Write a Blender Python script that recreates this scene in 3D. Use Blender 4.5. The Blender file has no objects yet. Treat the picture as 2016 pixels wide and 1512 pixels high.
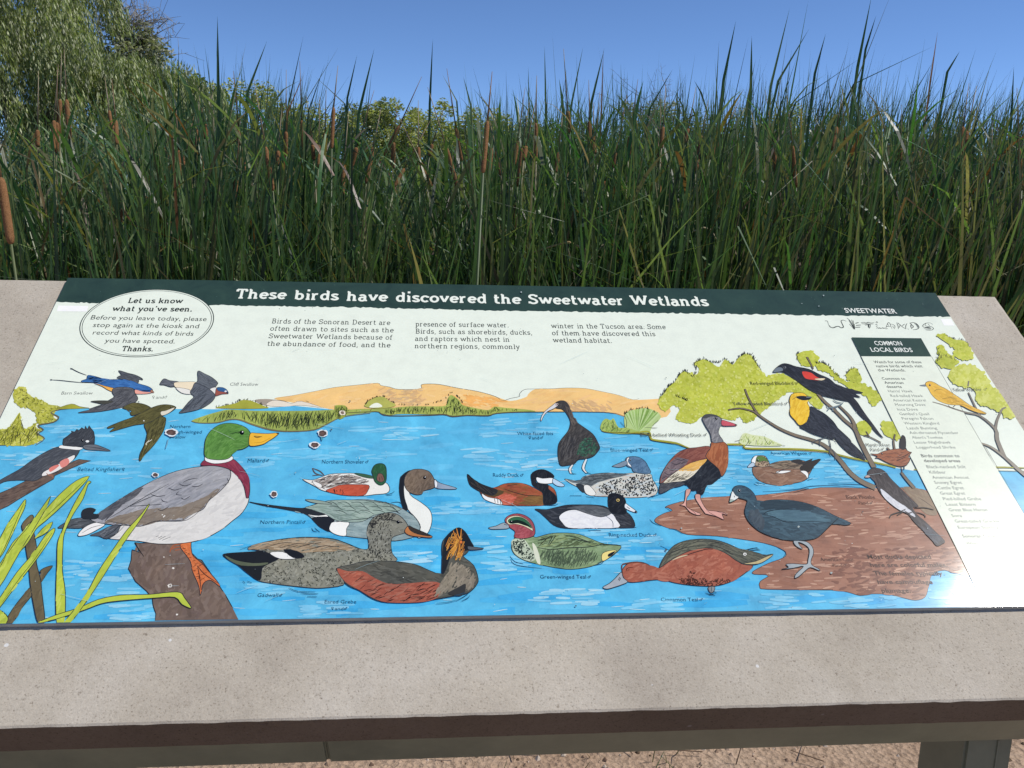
import bpy, bmesh, math, random
from mathutils import Vector, Matrix, Euler, noise
from mathutils.geometry import tessellate_polygon
sc = bpy.context.scene
C = sc.collection
R = math.radians
# ---------------------------------------------------------------- camera
YAW, PITCH, ROLL, FPX = 0.09527875, 0.19843899, 0.02573636, 1737.0
CAM = Vector((0.4745, -0.7830, 1.3351))
_f = Vector((math.sin(YAW)*math.cos(PITCH), math.cos(YAW)*math.cos(PITCH), -math.sin(PITCH)))
_r0 = Vector((math.cos(YAW), -math.sin(YAW), 0)); _u0 = _r0.cross(_f)
CR = _r0*math.cos(ROLL)+_u0*math.sin(ROLL); CU = -_r0*math.sin(ROLL)+_u0*math.cos(ROLL); CF = _f
cd = bpy.data.cameras.new('camera'); cam = bpy.data.objects.new('camera', cd); C.objects.link(cam)
cam.matrix_world = Matrix(((CR.x,CU.x,-CF.x,CAM.x),(CR.y,CU.y,-CF.y,CAM.y),(CR.z,CU.z,-CF.z,CAM.z),(0,0,0,1)))
cd.sensor_fit = 'HORIZONTAL'; cd.sensor_width = 36; cd.lens = 36*FPX/2016; cd.clip_start = .02; cd.clip_end = 3000
sc.camera = cam
# ---------------------------------------------------------------- sky, sun, exposure
SUN_EL, SUN_AZ = R(56), R(92)          # azimuth from +Y towards +X
w = bpy.data.worlds.new('World'); sc.world = w; w.use_nodes = True
nt = w.node_tree; bg = nt.nodes['Background']; bg.inputs['Strength'].default_value = .15
sk = nt.nodes.new('ShaderNodeTexSky'); sk.sky_type = 'NISHITA'; sk.sun_disc = False
sk.sun_elevation = SUN_EL; sk.sun_rotation = SUN_AZ; sk.air_density = .5; sk.dust_density = 0; sk.ozone_density = 8
nt.links.new(sk.outputs[0], bg.inputs['Color'])
sl = bpy.data.lights.new('sun', 'SUN'); sl.energy = 4.2; sl.angle = R(.53); sl.color = (1, .965, .90)
so = bpy.data.objects.new('sun', sl); C.objects.link(so)
sd = Vector((math.sin(SUN_AZ)*math.cos(SUN_EL), math.cos(SUN_AZ)*math.cos(SUN_EL), math.sin(SUN_EL)))
so.rotation_euler = sd.to_track_quat('Z', 'Y').to_euler()
vs_ = sc.view_settings; vs_.view_transform = 'Standard'; vs_.look = 'None'; vs_.gamma = 1; vs_.exposure = 0.0; vs_.use_curve_mapping = False
sc.render.engine = 'CYCLES'
# ---------------------------------------------------------------- helpers
def ray(px, py, depth):                # point seen at photo pixel, depth metres ahead of the lens
    return CAM+(CF+CR*((px-1008)/FPX)-CU*((py-756)/FPX))*depth
def tag(o, label=None, cat=None, group=None, kind=None):
    for k, v in (('label',label),('category',cat),('group',group),('kind',kind)):
        if v: o[k] = v
    return o
def empty(name, loc, label, cat, group=None):
    o = bpy.data.objects.new(name, None); C.objects.link(o); o.location = loc; o.empty_display_size = .1
    return tag(o, label, cat, group)
class MB:                              # gathers shapes for one mesh
    def __init__(s): s.v, s.f, s.col = [], [], []
    def face(s, pts, col=(1,1,1)):
        o = len(s.v); s.v += [tuple(p) for p in pts]; s.f.append(tuple(range(o, o+len(pts)))); s.col.append(col)
    def tube(s, pts, rad, n=6, col=(1,1,1), cap=True):
        rings = []
        for i, p in enumerate(pts):
            p = Vector(p); d = (Vector(pts[min(i+1,len(pts)-1)])-Vector(pts[max(i-1,0)])).normalized()
            a = d.orthogonal().normalized() if i == 0 else (a-d*a.dot(d)).normalized()
            b = d.cross(a); r = rad[i] if isinstance(rad, (list,tuple)) else rad
            o = len(s.v); s.v += [tuple(p+(a*math.cos(k*2*math.pi/n)+b*math.sin(k*2*math.pi/n))*r) for k in range(n)]; rings.append(o)
        for i in range(len(rings)-1):
            for k in range(n):
                s.f.append((rings[i]+k, rings[i]+(k+1)%n, rings[i+1]+(k+1)%n, rings[i+1]+k)); s.col.append(col)
        if cap:
            s.f.append(tuple(rings[0]+k for k in range(n))[::-1]); s.col.append(col); s.f.append(tuple(rings[-1]+k for k in range(n))); s.col.append(col)
    def build(s, name, mat, parent=None, smooth=False, attr=True):
        me = bpy.data.meshes.new(name); me.from_pydata(s.v, [], s.f)
        if attr:
            at = me.color_attributes.new('tint', 'FLOAT_COLOR', 'CORNER'); buf = []
            for f, c in zip(s.f, s.col): buf += [c[0],c[1],c[2],1.0]*len(f)
            at.data.foreach_set('color', buf)
        if smooth: me.shade_smooth()
        me.materials.append(mat); o = bpy.data.objects.new(name, me); C.objects.link(o)
        if parent: o.parent = parent
        return o
def box(name, mat, lo, hi, parent=None, bev=0, seg=2):
    bm = bmesh.new(); bmesh.ops.create_cube(bm, size=1)
    for v in bm.verts: v.co = Vector([(lo[i]+hi[i])/2+v.co[i]*(hi[i]-lo[i]) for i in range(3)])
    if bev: bmesh.ops.bevel(bm, geom=bm.edges[:], offset=bev, segments=seg, affect='EDGES')
    me = bpy.data.meshes.new(name); bm.to_mesh(me); bm.free(); me.materials.append(mat)
    o = bpy.data.objects.new(name, me); C.objects.link(o)
    if parent: o.parent = parent
    return o
# ---------------------------------------------------------------- materials
def mat(name, col=(.5,.5,.5), rough=.6, spec=.5):
    m = bpy.data.materials.new(name); m.use_nodes = True; b = m.node_tree.nodes['Principled BSDF']
    b.inputs['Base Color'].default_value = (*col, 1); b.inputs['Roughness'].default_value = rough; b.inputs['Specular IOR Level'].default_value = spec
    return m, m.node_tree.nodes, m.node_tree.links, b
def N(n, t, **kw):
    x = n.new(t)
    for k, v in kw.items():
        if k in x.inputs: x.inputs[k].default_value = v
        else: setattr(x, k, v)
    return x
def ramp(n, l, src, stops):
    r = n.new('ShaderNodeValToRGB'); e = r.color_ramp.elements
    while len(e) < len(stops): e.new(.5)
    for i, (p, c) in enumerate(stops): e[i].position = p; e[i].color = (*c, 1) if len(c) == 3 else c
    l.new(src, r.inputs[0]); return r
def mul(n, l, a, b, fac=1.0, mode='MULTIPLY'):
    x = n.new('ShaderNodeMix'); x.data_type = 'RGBA'; x.blend_type = mode
    if isinstance(fac, (int,float)): x.inputs[0].default_value = fac
    else: l.new(fac, x.inputs[0])
    for s, i in ((a,6),(b,7)):
        if isinstance(s, tuple): x.inputs[i].default_value = (*s, 1)
        else: l.new(s, x.inputs[i])
    return x.outputs[2]
def stone_mat():
    m, n, l, b = mat('rough_stone', rough=.92, spec=.25)
    tc = n.new('ShaderNodeTexCoord').outputs['Object']
    big = N(n,'ShaderNodeTexNoise',Scale=7.0,Detail=5.0,Roughness=.6); fine = N(n,'ShaderNodeTexNoise',Scale=520.0,Detail=3.0,Roughness=.7); med = N(n,'ShaderNodeTexNoise',Scale=160.0,Detail=4.0,Roughness=.65)
    for x in (big, fine, med): l.new(tc, x.inputs['Vector'])
    c = ramp(n,l,big.outputs[0],[(.3,(.40,.345,.275)),(.5,(.48,.42,.335)),(.7,(.54,.48,.395))]).outputs[0]
    c = mul(n,l,c,ramp(n,l,fine.outputs[0],[(.30,(.42,.39,.37)),(.40,(.93,.92,.91)),(.60,(1,1,1)),(.72,(1.14,1.14,1.14))]).outputs[0])
    c = mul(n,l,c,ramp(n,l,med.outputs[0],[(.28,(.60,.57,.55)),(.36,(.96,.96,.96)),(.7,(1.04,1.04,1.04))]).outputs[0])
    vo = N(n,'ShaderNodeTexVoronoi',Scale=24.0,Randomness=1.0); l.new(tc, vo.inputs['Vector'])
    wv = N(n,'ShaderNodeTexNoise',Scale=90.0,Detail=2.0); l.new(tc, wv.inputs['Vector'])
    ad = N(n,'ShaderNodeMath',operation='ADD'); ml = N(n,'ShaderNodeMath',operation='MULTIPLY'); ml.inputs[1].default_value = .06; l.new(wv.outputs[0], ml.inputs[0]); l.new(vo.outputs['Distance'], ad.inputs[0]); l.new(ml.outputs[0], ad.inputs[1])
    st_ = N(n,'ShaderNodeTexNoise',Scale=2.6,Detail=7.0,Roughness=.62,Distortion=.6); l.new(tc, st_.inputs['Vector']); c = mul(n,l,c,ramp(n,l,st_.outputs[0],[(.32,(.86,.845,.82)),(.45,(.98,.98,.975)),(.6,(1,1,1)),(.72,(1.06,1.06,1.05))]).outputs[0])
    chips = ramp(n,l,ad.outputs[0],[(.066,(1,1,1)),(.08,(0,0,0))]).outputs[0]
    c = mul(n,l,c,(.66,.64,.60),chips,'MIX')
    l.new(c, b.inputs['Base Color'])
    bp = N(n,'ShaderNodeBump',Strength=.45,Distance=.0007); l.new(fine.outputs[0], bp.inputs['Height'])
    bp2 = N(n,'ShaderNodeBump',Strength=.25,Distance=.0012); l.new(med.outputs[0], bp2.inputs['Height']); l.new(bp.outputs[0], bp2.inputs['Normal'])
    l.new(bp2.outputs[0], b.inputs['Normal']); return m
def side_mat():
    m = stone_mat(); m.name = 'brown_shade_tinted_stone_edge'; n, l = m.node_tree.nodes, m.node_tree.links; b = n['Principled BSDF']; src = b.inputs['Base Color'].links[0].from_socket
    l.new(mul(n,l,src,(.31,.275,.255)), b.inputs['Base Color']); return m  # browner, darker stone: the shade on the slab's front face is in its colour
def ink_mat():
    m, n, l, b = mat('printed_ink', rough=.30, spec=.36)
    at = n.new('ShaderNodeAttribute'); at.attribute_name = 'ink'; tc = n.new('ShaderNodeTexCoord').outputs['Object']
    wsh = N(n,'ShaderNodeTexNoise',Scale=55.0,Detail=5.0,Roughness=.62); l.new(tc, wsh.inputs['Vector'])
    gr = N(n,'ShaderNodeTexNoise',Scale=420.0,Detail=2.0); l.new(tc, gr.inputs['Vector'])
    c = mul(n,l,at.outputs['Color'],ramp(n,l,wsh.outputs[0],[(.3,(.955,.955,.955)),(.5,(1,1,1)),(.7,(1.03,1.03,1.025))]).outputs[0])
    c = mul(n,l,c,ramp(n,l,gr.outputs[0],[(.3,(.975,.975,.975)),(.7,(1.02,1.02,1.02))]).outputs[0])
    bw = n.new('ShaderNodeRGBToBW'); l.new(at.outputs['Color'], bw.inputs[0])
    dk = ramp(n,l,bw.outputs[0],[(.45,(1,1,1)),(.72,(0,0,0))]).outputs[0]      # the paint is washier than the bare paper
    w2 = N(n,'ShaderNodeTexNoise',Scale=26.0,Detail=7.0,Roughness=.68,Distortion=.5); l.new(tc, w2.inputs['Vector'])
    c = mul(n,l,c,ramp(n,l,w2.outputs[0],[(.30,(.74,.76,.80)),(.46,(.97,.97,.98)),(.54,(1.03,1.03,1.02)),(.70,(1.26,1.22,1.17))]).outputs[0],dk)
    c = mul(n,l,c,(.985,.955,.89)); l.new(c, b.inputs['Base Color'])
    sc_ = N(n,'ShaderNodeTexNoise',Scale=9.0,Detail=6.0,Roughness=.7); l.new(tc, sc_.inputs['Vector'])
    rr = ramp(n,l,sc_.outputs[0],[(.3,(.068,)*3),(.7,(.095,)*3)]); l.new(rr.outputs[0], b.inputs['Roughness'])
    b.inputs['Coat Weight'].default_value = .08; b.inputs['Coat Roughness'].default_value = .30
    mp = N(n,'ShaderNodeMapping'); mp.inputs['Scale'].default_value = (1,9,1); l.new(tc, mp.inputs[0])
    st = N(n,'ShaderNodeTexNoise',Scale=60.0,Detail=3.0); l.new(mp.outputs[0], st.inputs['Vector'])
    bp = N(n,'ShaderNodeBump',Strength=.05,Distance=.0002); l.new(st.outputs[0], bp.inputs['Height']); l.new(bp.outputs[0], b.inputs['Normal'])
    return m
def paint_mat(name, col, rough=.5):
    m, n, l, b = mat(name, col, rough); tc = n.new('ShaderNodeTexCoord').outputs['Object']
    x = N(n,'ShaderNodeTexNoise',Scale=14.0,Detail=6.0,Roughness=.7); l.new(tc, x.inputs['Vector'])
    l.new(mul(n,l,col,ramp(n,l,x.outputs[0],[(.3,(.8,.8,.78)),(.7,(1.15,1.14,1.1))]).outputs[0]), b.inputs['Base Color'])
    y = N(n,'ShaderNodeTexNoise',Scale=220.0,Detail=2.0); l.new(tc, y.inputs['Vector']); bp = N(n,'ShaderNodeBump',Strength=.2,Distance=.0006); l.new(y.outputs[0], bp.inputs['Height']); l.new(bp.outputs[0], b.inputs['Normal'])
    return m
def leaf_mat(name, rough=.45, trans=.25, spec=.5, streak=True):
    m, n, l, b = mat(name, rough=rough, spec=spec)
    at = n.new('ShaderNodeAttribute'); at.attribute_name = 'tint'; tc = n.new('ShaderNodeTexCoord').outputs['Object']
    x = N(n,'ShaderNodeTexNoise',Scale=9.0,Detail=4.0); l.new(tc, x.inputs['Vector'])
    c = mul(n,l,at.outputs['Color'],ramp(n,l,x.outputs[0],[(.3,(.78,.8,.78)),(.7,(1.2,1.2,1.15))]).outputs[0])
    l.new(c, b.inputs['Base Color'])
    t = n.new('ShaderNodeBsdfTranslucent'); l.new(mul(n,l,c,(1.5,1.7,.8)), t.inputs['Color'])
    mx = n.new('ShaderNodeMixShader'); mx.inputs[0].default_value = trans; l.new(b.outputs[0], mx.inputs[1]); l.new(t.outputs[0], mx.inputs[2])
    l.new(mx.outputs[0], n['Material Output'].inputs['Surface']); return m
def ground_mat():
    m, n, l, b = mat('sandy_soil', rough=.95, spec=.15); tc = n.new('ShaderNodeTexCoord').outputs['Object']
    a_ = N(n,'ShaderNodeTexNoise',Scale=3.0,Detail=8.0,Roughness=.65); f_ = N(n,'ShaderNodeTexNoise',Scale=60.0,Detail=6.0,Roughness=.75); v_ = N(n,'ShaderNodeTexVoronoi',Scale=70.0)
    for q in (a_, f_, v_): l.new(tc, q.inputs['Vector'])
    c = ramp(n,l,a_.outputs[0],[(.3,(.42,.285,.195)),(.6,(.53,.385,.275)),(.8,(.6,.45,.34))]).outputs[0]
    c = mul(n,l,c,ramp(n,l,f_.outputs[0],[(.3,(.45,.42,.4)),(.5,(.95,.95,.95)),(.75,(1.25,1.22,1.2))]).outputs[0])
    l.new(c, b.inputs['Base Color'])
    bp = N(n,'ShaderNodeBump',Strength=.9,Distance=.012); l.new(f_.outputs[0], bp.inputs['Height']); bp2 = N(n,'ShaderNodeBump',Strength=.7,Distance=.01); l.new(v_.outputs['Distance'], bp2.inputs['Height']); l.new(bp.outputs[0], bp2.inputs['Normal']); l.new(bp2.outputs[0], b.inputs['Normal'])
    return m
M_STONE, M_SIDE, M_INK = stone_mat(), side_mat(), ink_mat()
M_PAINT = paint_mat('green_grey_paint', (.19,.20,.14), .45)
M_EDGE = paint_mat('grey_metal_edge', (.42,.43,.41), .4)
M_REED = leaf_mat('reed_leaf', .42, .34, .42); M_STALK = leaf_mat('reed_stalk', .5, .05); M_TREE = leaf_mat('tree_leaf', .5, .35)
M_GROUND = ground_mat()
mh, n, l, b = mat('velvety_brown_head', (.25,.115,.045), .95, .1)
tc = n.new('ShaderNodeTexCoord').outputs['Object']; x = N(n,'ShaderNodeTexNoise',Scale=300.0,Detail=3.0); l.new(tc, x.inputs['Vector'])
l.new(ramp(n,l,x.outputs[0],[(.3,(.16,.075,.032)),(.7,(.30,.155,.07))]).outputs[0], b.inputs['Base Color']); bp = N(n,'ShaderNodeBump',Strength=.5,Distance=.002); l.new(x.outputs[0], bp.inputs['Height']); l.new(bp.outputs[0], b.inputs['Normal']); M_HEAD = mh
mb_, n, l, b = mat('bark', (.14,.115,.09), .9, .2); tc = n.new('ShaderNodeTexCoord').outputs['Object']; x = N(n,'ShaderNodeTexNoise',Scale=18.0,Detail=6.0); l.new(tc, x.inputs['Vector'])
l.new(ramp(n,l,x.outputs[0],[(.3,(.07,.055,.045)),(.7,(.24,.20,.16))]).outputs[0], b.inputs['Base Color']); M_BARK = mb_
mw, n, l, b = mat('lake_water', (.02,.03,.025), .06, .5); tc = n.new('ShaderNodeTexCoord').outputs['Object']; x = N(n,'ShaderNodeTexNoise',Scale=5.0,Detail=4.0); l.new(tc, x.inputs['Vector'])
bp = N(n,'ShaderNodeBump',Strength=.35,Distance=.03); l.new(x.outputs[0], bp.inputs['Height']); l.new(bp.outputs[0], b.inputs['Normal']); M_WATER = mw
# ---------------------------------------------------------------- printed artwork (flat ink on the panel)
# tracing frames: (x0, y0, scale) of the tracing sheets the outlines were digitised on
FR = {1:(0,520,3.978),2:(0,820,3.6),3:(400,800,3.436),4:(840,760,3.15),5:(1240,680,3.978),
      6:(1540,560,4.235),7:(1140,920,4.032),8:(1560,820,3.6),9:(420,550,4.032),10:(900,550,4.032),0:(0,0,1)}
HM = ((9.61243568e-04,4.63617964e-04,-3.81230630e-01),(-2.01288891e-05,-1.13793174e-03,1.39935920e+00),(-9.46636693e-05,9.62427455e-04,1.0))
def uv(x, y):                       # digitised point -> metres on the panel
    w = HM[2][0]*x+HM[2][1]*y+HM[2][2]
    return ((HM[0][0]*x+HM[0][1]*y+HM[0][2])/w, (HM[1][0]*x+HM[1][1]*y+HM[1][2])/w)
def T(fr, s):
    x0, y0, k = FR[fr]; out = []
    for t in s.split():
        a, b = t.split(','); out.append((x0+float(a)/k, y0+float(b)/k))
    return out
def lin(c):
    if isinstance(c, str):
        c = [int(c[i:i+2],16)/255 for i in (0,2,4)]
        c = [x/12.92 if x <= .04045 else ((x+.055)/1.055)**2.4 for x in c]
    return tuple(c)
def smooth(p, closed, n=3):
    if len(p) < 3: return p
    out = []; L = len(p)
    rng_ = range(L if closed else L-1)
    for i in rng_:
        if closed: a, b, c, d = p[i-1], p[i], p[(i+1)%L], p[(i+2)%L]
        else: a, b, c, d = p[max(i-1,0)], p[i], p[i+1], p[min(i+2,L-1)]
        for k in range(n):
            t = k/n
            out.append(tuple(.5*(2*b[j]+(c[j]-a[j])*t+(2*a[j]-5*b[j]+4*c[j]-d[j])*t*t+(3*b[j]-a[j]-3*c[j]+d[j])*t**3) for j in (0,1)))
    if not closed: out.append(p[-1])
    return out
def inside(x, y, p):
    c = False; j = len(p)-1
    for i in range(len(p)):
        if (p[i][1] > y) != (p[j][1] > y) and x < (p[j][0]-p[i][0])*(y-p[i][1])/(p[j][1]-p[i][1])+p[i][0]: c = not c
        j = i
    return c
LAYER = [0]; LU = 1.0e-6; LMAX = [0]
U_MAX, V_MAX = 1.2, .512
def clip_rect(p):
    def cl(p, f, g):
        out = []
        for i in range(len(p)):
            a, b = p[i-1], p[i]; fa, fb = f(a), f(b)
            if (fa >= 0) != (fb >= 0):
                t = fa/(fa-fb); out.append((a[0]+(b[0]-a[0])*t, a[1]+(b[1]-a[1])*t))
            if fb >= 0: out.append(b)
        return out
    for f in (lambda q: q[0]-.0005, lambda q: U_MAX-.0005-q[0], lambda q: q[1]-.0005, lambda q: V_MAX-.0005-q[1]):
        if len(p) < 3: return []
        p = cl(p, f, None)
    return p
class Art:                          # collects ink shapes for ONE printed picture
    def __init__(s, seed=1):
        s.v, s.f, s.c = [], [], []; s.r = random.Random(seed)
    def poly(s, pts_uv, col, z=None):
        if z is None:
            LAYER[0] += 1; z = LAYER[0]*LU
        pts_uv = clip_rect(pts_uv)
        if len(pts_uv) < 3: return
        o = len(s.v)
        q = [Vector((a, b, 0)) for a, b in pts_uv]
        for t in tessellate_polygon([q]):
            a, b, c = (q[i] for i in t)
            cr = (b-a).cross(c-a).z
            if abs(cr) < 1e-12: continue
            if cr < 0: t = (t[0], t[2], t[1])
            s.f.append(tuple(o+i for i in t)); s.c.append(col)
        s.v += [(a, b, z) for a, b in pts_uv]
    def ribbon(s, pts, w, col, z=None, taper=True, w2=None):
        # pts in digitised px; w = width in px
        if z is None:
            LAYER[0] += 1; z = LAYER[0]*LU
        p = [uv(*a) for a in pts]; k = .00026*w
        L = len(p)
        left, right = [], []
        for i in range(L):
            a, b = p[max(i-1,0)], p[min(i+1,L-1)]
            dx, dy = b[0]-a[0], b[1]-a[1]; n = math.hypot(dx, dy) or 1
            h = k*(1.0 if not taper else (.45+.75*math.sin(math.pi*(i+.3)/(L-.4))))
            if w2 is not None: h = k*(1+(w2/w-1)*i/(L-1))
            left.append((p[i][0]-dy/n*h, p[i][1]+dx/n*h)); right.append((p[i][0]+dy/n*h, p[i][1]-dx/n*h))
        for i in range(L-1):
            q = [left[i], right[i], right[i+1], left[i+1]]
            if any(not (.0005 < a < U_MAX-.0005 and .0005 < b < V_MAX-.0005) for a, b in q): continue
            o = len(s.v); s.v += [(a, b, z) for a, b in q]; s.f.append((o,o+1,o+2,o+3)); s.c.append(col)
    def fill(s, fr, pts, col, ol=1.3, olc='2a2f34', sm=True):
        p = T(fr, pts) if isinstance(pts, str) else pts
        if sm: p = smooth(p, True)
        if col is not None: s.poly([uv(*a) for a in p], lin(col))
        if ol: s.ribbon(p+[p[0]], ol, lin(olc), taper=False)
        s.last = p
        return p
    def line(s, fr, pts, w=1.2, col='1c2024', sm=True, taper=True, w2=None):
        for q in pts.split('|'):
            p = T(fr, q)
            if sm and len(p) > 2: p = smooth(p, False)
            s.ribbon(p, w, lin(col), taper=taper, w2=w2)
    def strokes(s, p, n, ang, ln, w, cols, ja=12, curve=0.0, box=None):
        # n little brush or pen strokes inside outline p; ang in degrees (0 = right, 90 = up)
        xs = [a[0] for a in p]; ys = [a[1] for a in p]
        x0, x1, y0, y1 = box or (min(xs), max(xs), min(ys), max(ys))
        LAYER[0] += 1; zb = LAYER[0]*LU; k = 0; tries = 0
        cols = [lin(c) for c in cols]; mc = [sum(c[i] for c in cols)/len(cols) for i in range(3)]; cols = [tuple(c[i]*.62+mc[i]*.38 for i in range(3)) for c in cols]
        while k < n and tries < n*12:
            tries += 1
            x, y = s.r.uniform(x0, x1), s.r.uniform(y0, y1)
            a = math.radians((ang(x, y) if callable(ang) else ang)+s.r.gauss(0, ja)); l = ln*s.r.uniform(.5, 1.2)/2
            dx, dy = math.cos(a)*l, -math.sin(a)*l
            if not (inside(x-dx, y-dy, p) and inside(x+dx, y+dy, p)): continue
            cv = curve*l
            s.ribbon([(x-dx, y-dy), (x-dx*.3+dy*cv*.1, y-dy*.3-dx*cv*.1), (x+dx*.3+dy*cv*.1, y+dy*.3-dx*cv*.1), (x+dx, y+dy)], w*s.r.uniform(.7,1.3), s.r.choice(cols), z=zb+k*2e-7)
            k += 1
        LAYER[0] += int(k*.2)+1
    def blots(s, p, n, r, cols, asp=1.0, box=None, edge=0):
        xs = [a[0] for a in p]; ys = [a[1] for a in p]
        x0, x1, y0, y1 = box or (min(xs), max(xs), min(ys), max(ys))
        LAYER[0] += 1; zb = LAYER[0]*LU; k = 0; tries = 0; cols = [lin(c) for c in cols]
        while k < n and tries < n*12:
            tries += 1
            x, y = s.r.uniform(x0, x1), s.r.uniform(y0, y1)
            if not inside(x, y, p): continue
            rr = r*s.r.uniform(.5, 1.3); m = 7; ph = s.r.random()*6
            q = [uv(x+math.cos(ph+i*6.283/m)*rr*asp*s.r.uniform(.6,1.2), y+math.sin(ph+i*6.283/m)*rr*s.r.uniform(.6,1.2)) for i in range(m)]
            s.poly(q, s.r.choice(cols), z=zb+k*2e-7); k += 1
        LAYER[0] += int(k*.2)+1
    def fringe(s, p, n, ln, w, cols, lean=0):
        # short marks standing on an open outline p
        cols = [lin(c) for c in cols]; LAYER[0] += 1; zb = LAYER[0]*LU
        for k in range(n):
            i = s.r.randrange(len(p)-1); t = s.r.random()
            x = p[i][0]+(p[i+1][0]-p[i][0])*t; y = p[i][1]+(p[i+1][1]-p[i][1])*t
            a = math.radians(90+s.r.gauss(lean, 25)); l = ln*s.r.uniform(.4, 1.3)
            s.ribbon([(x, y), (x+math.cos(a)*l*.5+s.r.uniform(-1,1), y-math.sin(a)*l*.5), (x+math.cos(a)*l, y-math.sin(a)*l)], w, s.r.choice(cols), z=zb+k*2e-7)
        LAYER[0] += int(n*.2)+1
    def dab(s, fr, x, y, rx, ry, col, ol=0, n=12, jag=.0):
        a, b = T(fr, '%g,%g' % (x, y))[0]; k = FR[fr][2]
        p = [(a+math.cos(i*2*math.pi/n)*rx/k*(1+s.r.uniform(-jag,jag)), b+math.sin(i*2*math.pi/n)*ry/k*(1+s.r.uniform(-jag,jag))) for i in range(n)]
        s.poly([uv(*q) for q in p], lin(col))
        if ol: s.ribbon(p+[p[0]], ol, lin('1c2024'), taper=False)
    def eye(s, fr, x, y, r, ring=None):
        if ring: s.dab(fr, x, y, r*1.7, r*1.5, ring)
        s.dab(fr, x, y, r, r, '08090a'); s.dab(fr, x+r*.35, y-r*.35, r*.3, r*.3, 'e8e8e8')
PICTURES = []
def rewind(level): LMAX[0] = max(LMAX[0], LAYER[0]); LAYER[0] = level
def picture(name, label=None, seed=1):
    a = Art(seed); PICTURES.append((name, label, a)); return a
INK = '1c2024'
def finish_picture(name, label, art, parent, mat):
    me = bpy.data.meshes.new(name); me.from_pydata(art.v, [], art.f)
    at = me.color_attributes.new('ink', 'FLOAT_COLOR', 'CORNER')
    buf = []
    for f, c in zip(art.f, art.c): buf += [c[0], c[1], c[2], 1.0]*len(f)
    at.data.foreach_set('color', buf)
    me.materials.append(mat); me.update()
    o = bpy.data.objects.new(name, me); C.objects.link(o); o.parent = parent
    if label: o['label'] = label
    return o
# column sheet with the list, drawn over the lake (inserted before the birds)
def draw_column():
    a = picture('bird_list_column', 'white list column with a dark green heading', 40)
    q = [T(6,'655,604')[0], T(6,'1242,606')[0], T(6,'1725,1440')[0], T(8,'1642,700')[0], (2116,1151), T(8,'1295,1212')[0], T(8,'845,310')[0]]
    a.poly([uv(*z) for z in q], lin('e8efdf'))
    a.line(6, '655,604 975,1258', 1, '30342e', taper=False); a.line(8, '845,310 1295,1205', 1, '30342e', taper=False)
    a.line(6, '1242,606 1725,1440', 1, '30342e', taper=False); a.line(8, '1358,205 1642,700', 1, '30342e', taper=False)
    a.fill(6, '575,446 860,450 1155,453 1242,606 655,604', '33493f', 0, sm=False)
def draw_warbler():
    a = picture('painted_warbler', 'painted yellow bird on a thin branch over the list column', 41)
    BR, BC = '8c8578', '5c564c'
    for pts, w0, w1 in (('1250,985 1340,1010 1440,1045 1540,1075 1645,1100 1775,1210 1790,1300 1850,1445',1.5,9),('1645,1100 1600,1010 1550,905',4,2),('1545,855 1552,810',2,1.5),('1775,1210 1785,1150 1808,1090 1830,1045 1862,1030',5,2),('1660,1330 1740,1362 1860,1450 2016,1590 2300,1800',4,12)):
        q = smooth(T(6, pts), False); a.ribbon(q, w0+1.6, lin(BC), taper=False, w2=w1+1.6); a.ribbon(q, w0, lin(BR), taper=False, w2=w1)
    p = a.fill(6, '1190,840 1200,820 1230,812 1270,825 1310,850 1370,880 1430,920 1490,960 1560,1010 1640,1050 1700,1080 1650,1080 1560,1050 1490,1015 1420,1010 1360,1000 1290,970 1240,920 1215,875', 'e8bc4c', 1.3)
    a.strokes(p, 150, -25, 16, 2.6, ['e2b242','eec65c','d8a63c'], 14); a.line(6, '1260,900 1290,880 1340,885|1330,960 1400,950 1450,980|1370,940 1420,950 1480,990|1440,1000 1520,1010 1600,1050', 1, '6a5420')
    a.fill(6, '1142,848 1190,840 1192,855 1160,853', '7c8690', .9); a.eye(6, 1228, 845, 8); a.line(6, '1380,1010 1400,1030 1440,1045|1440,1010 1420,1030', 2, '4c4640')
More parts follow.
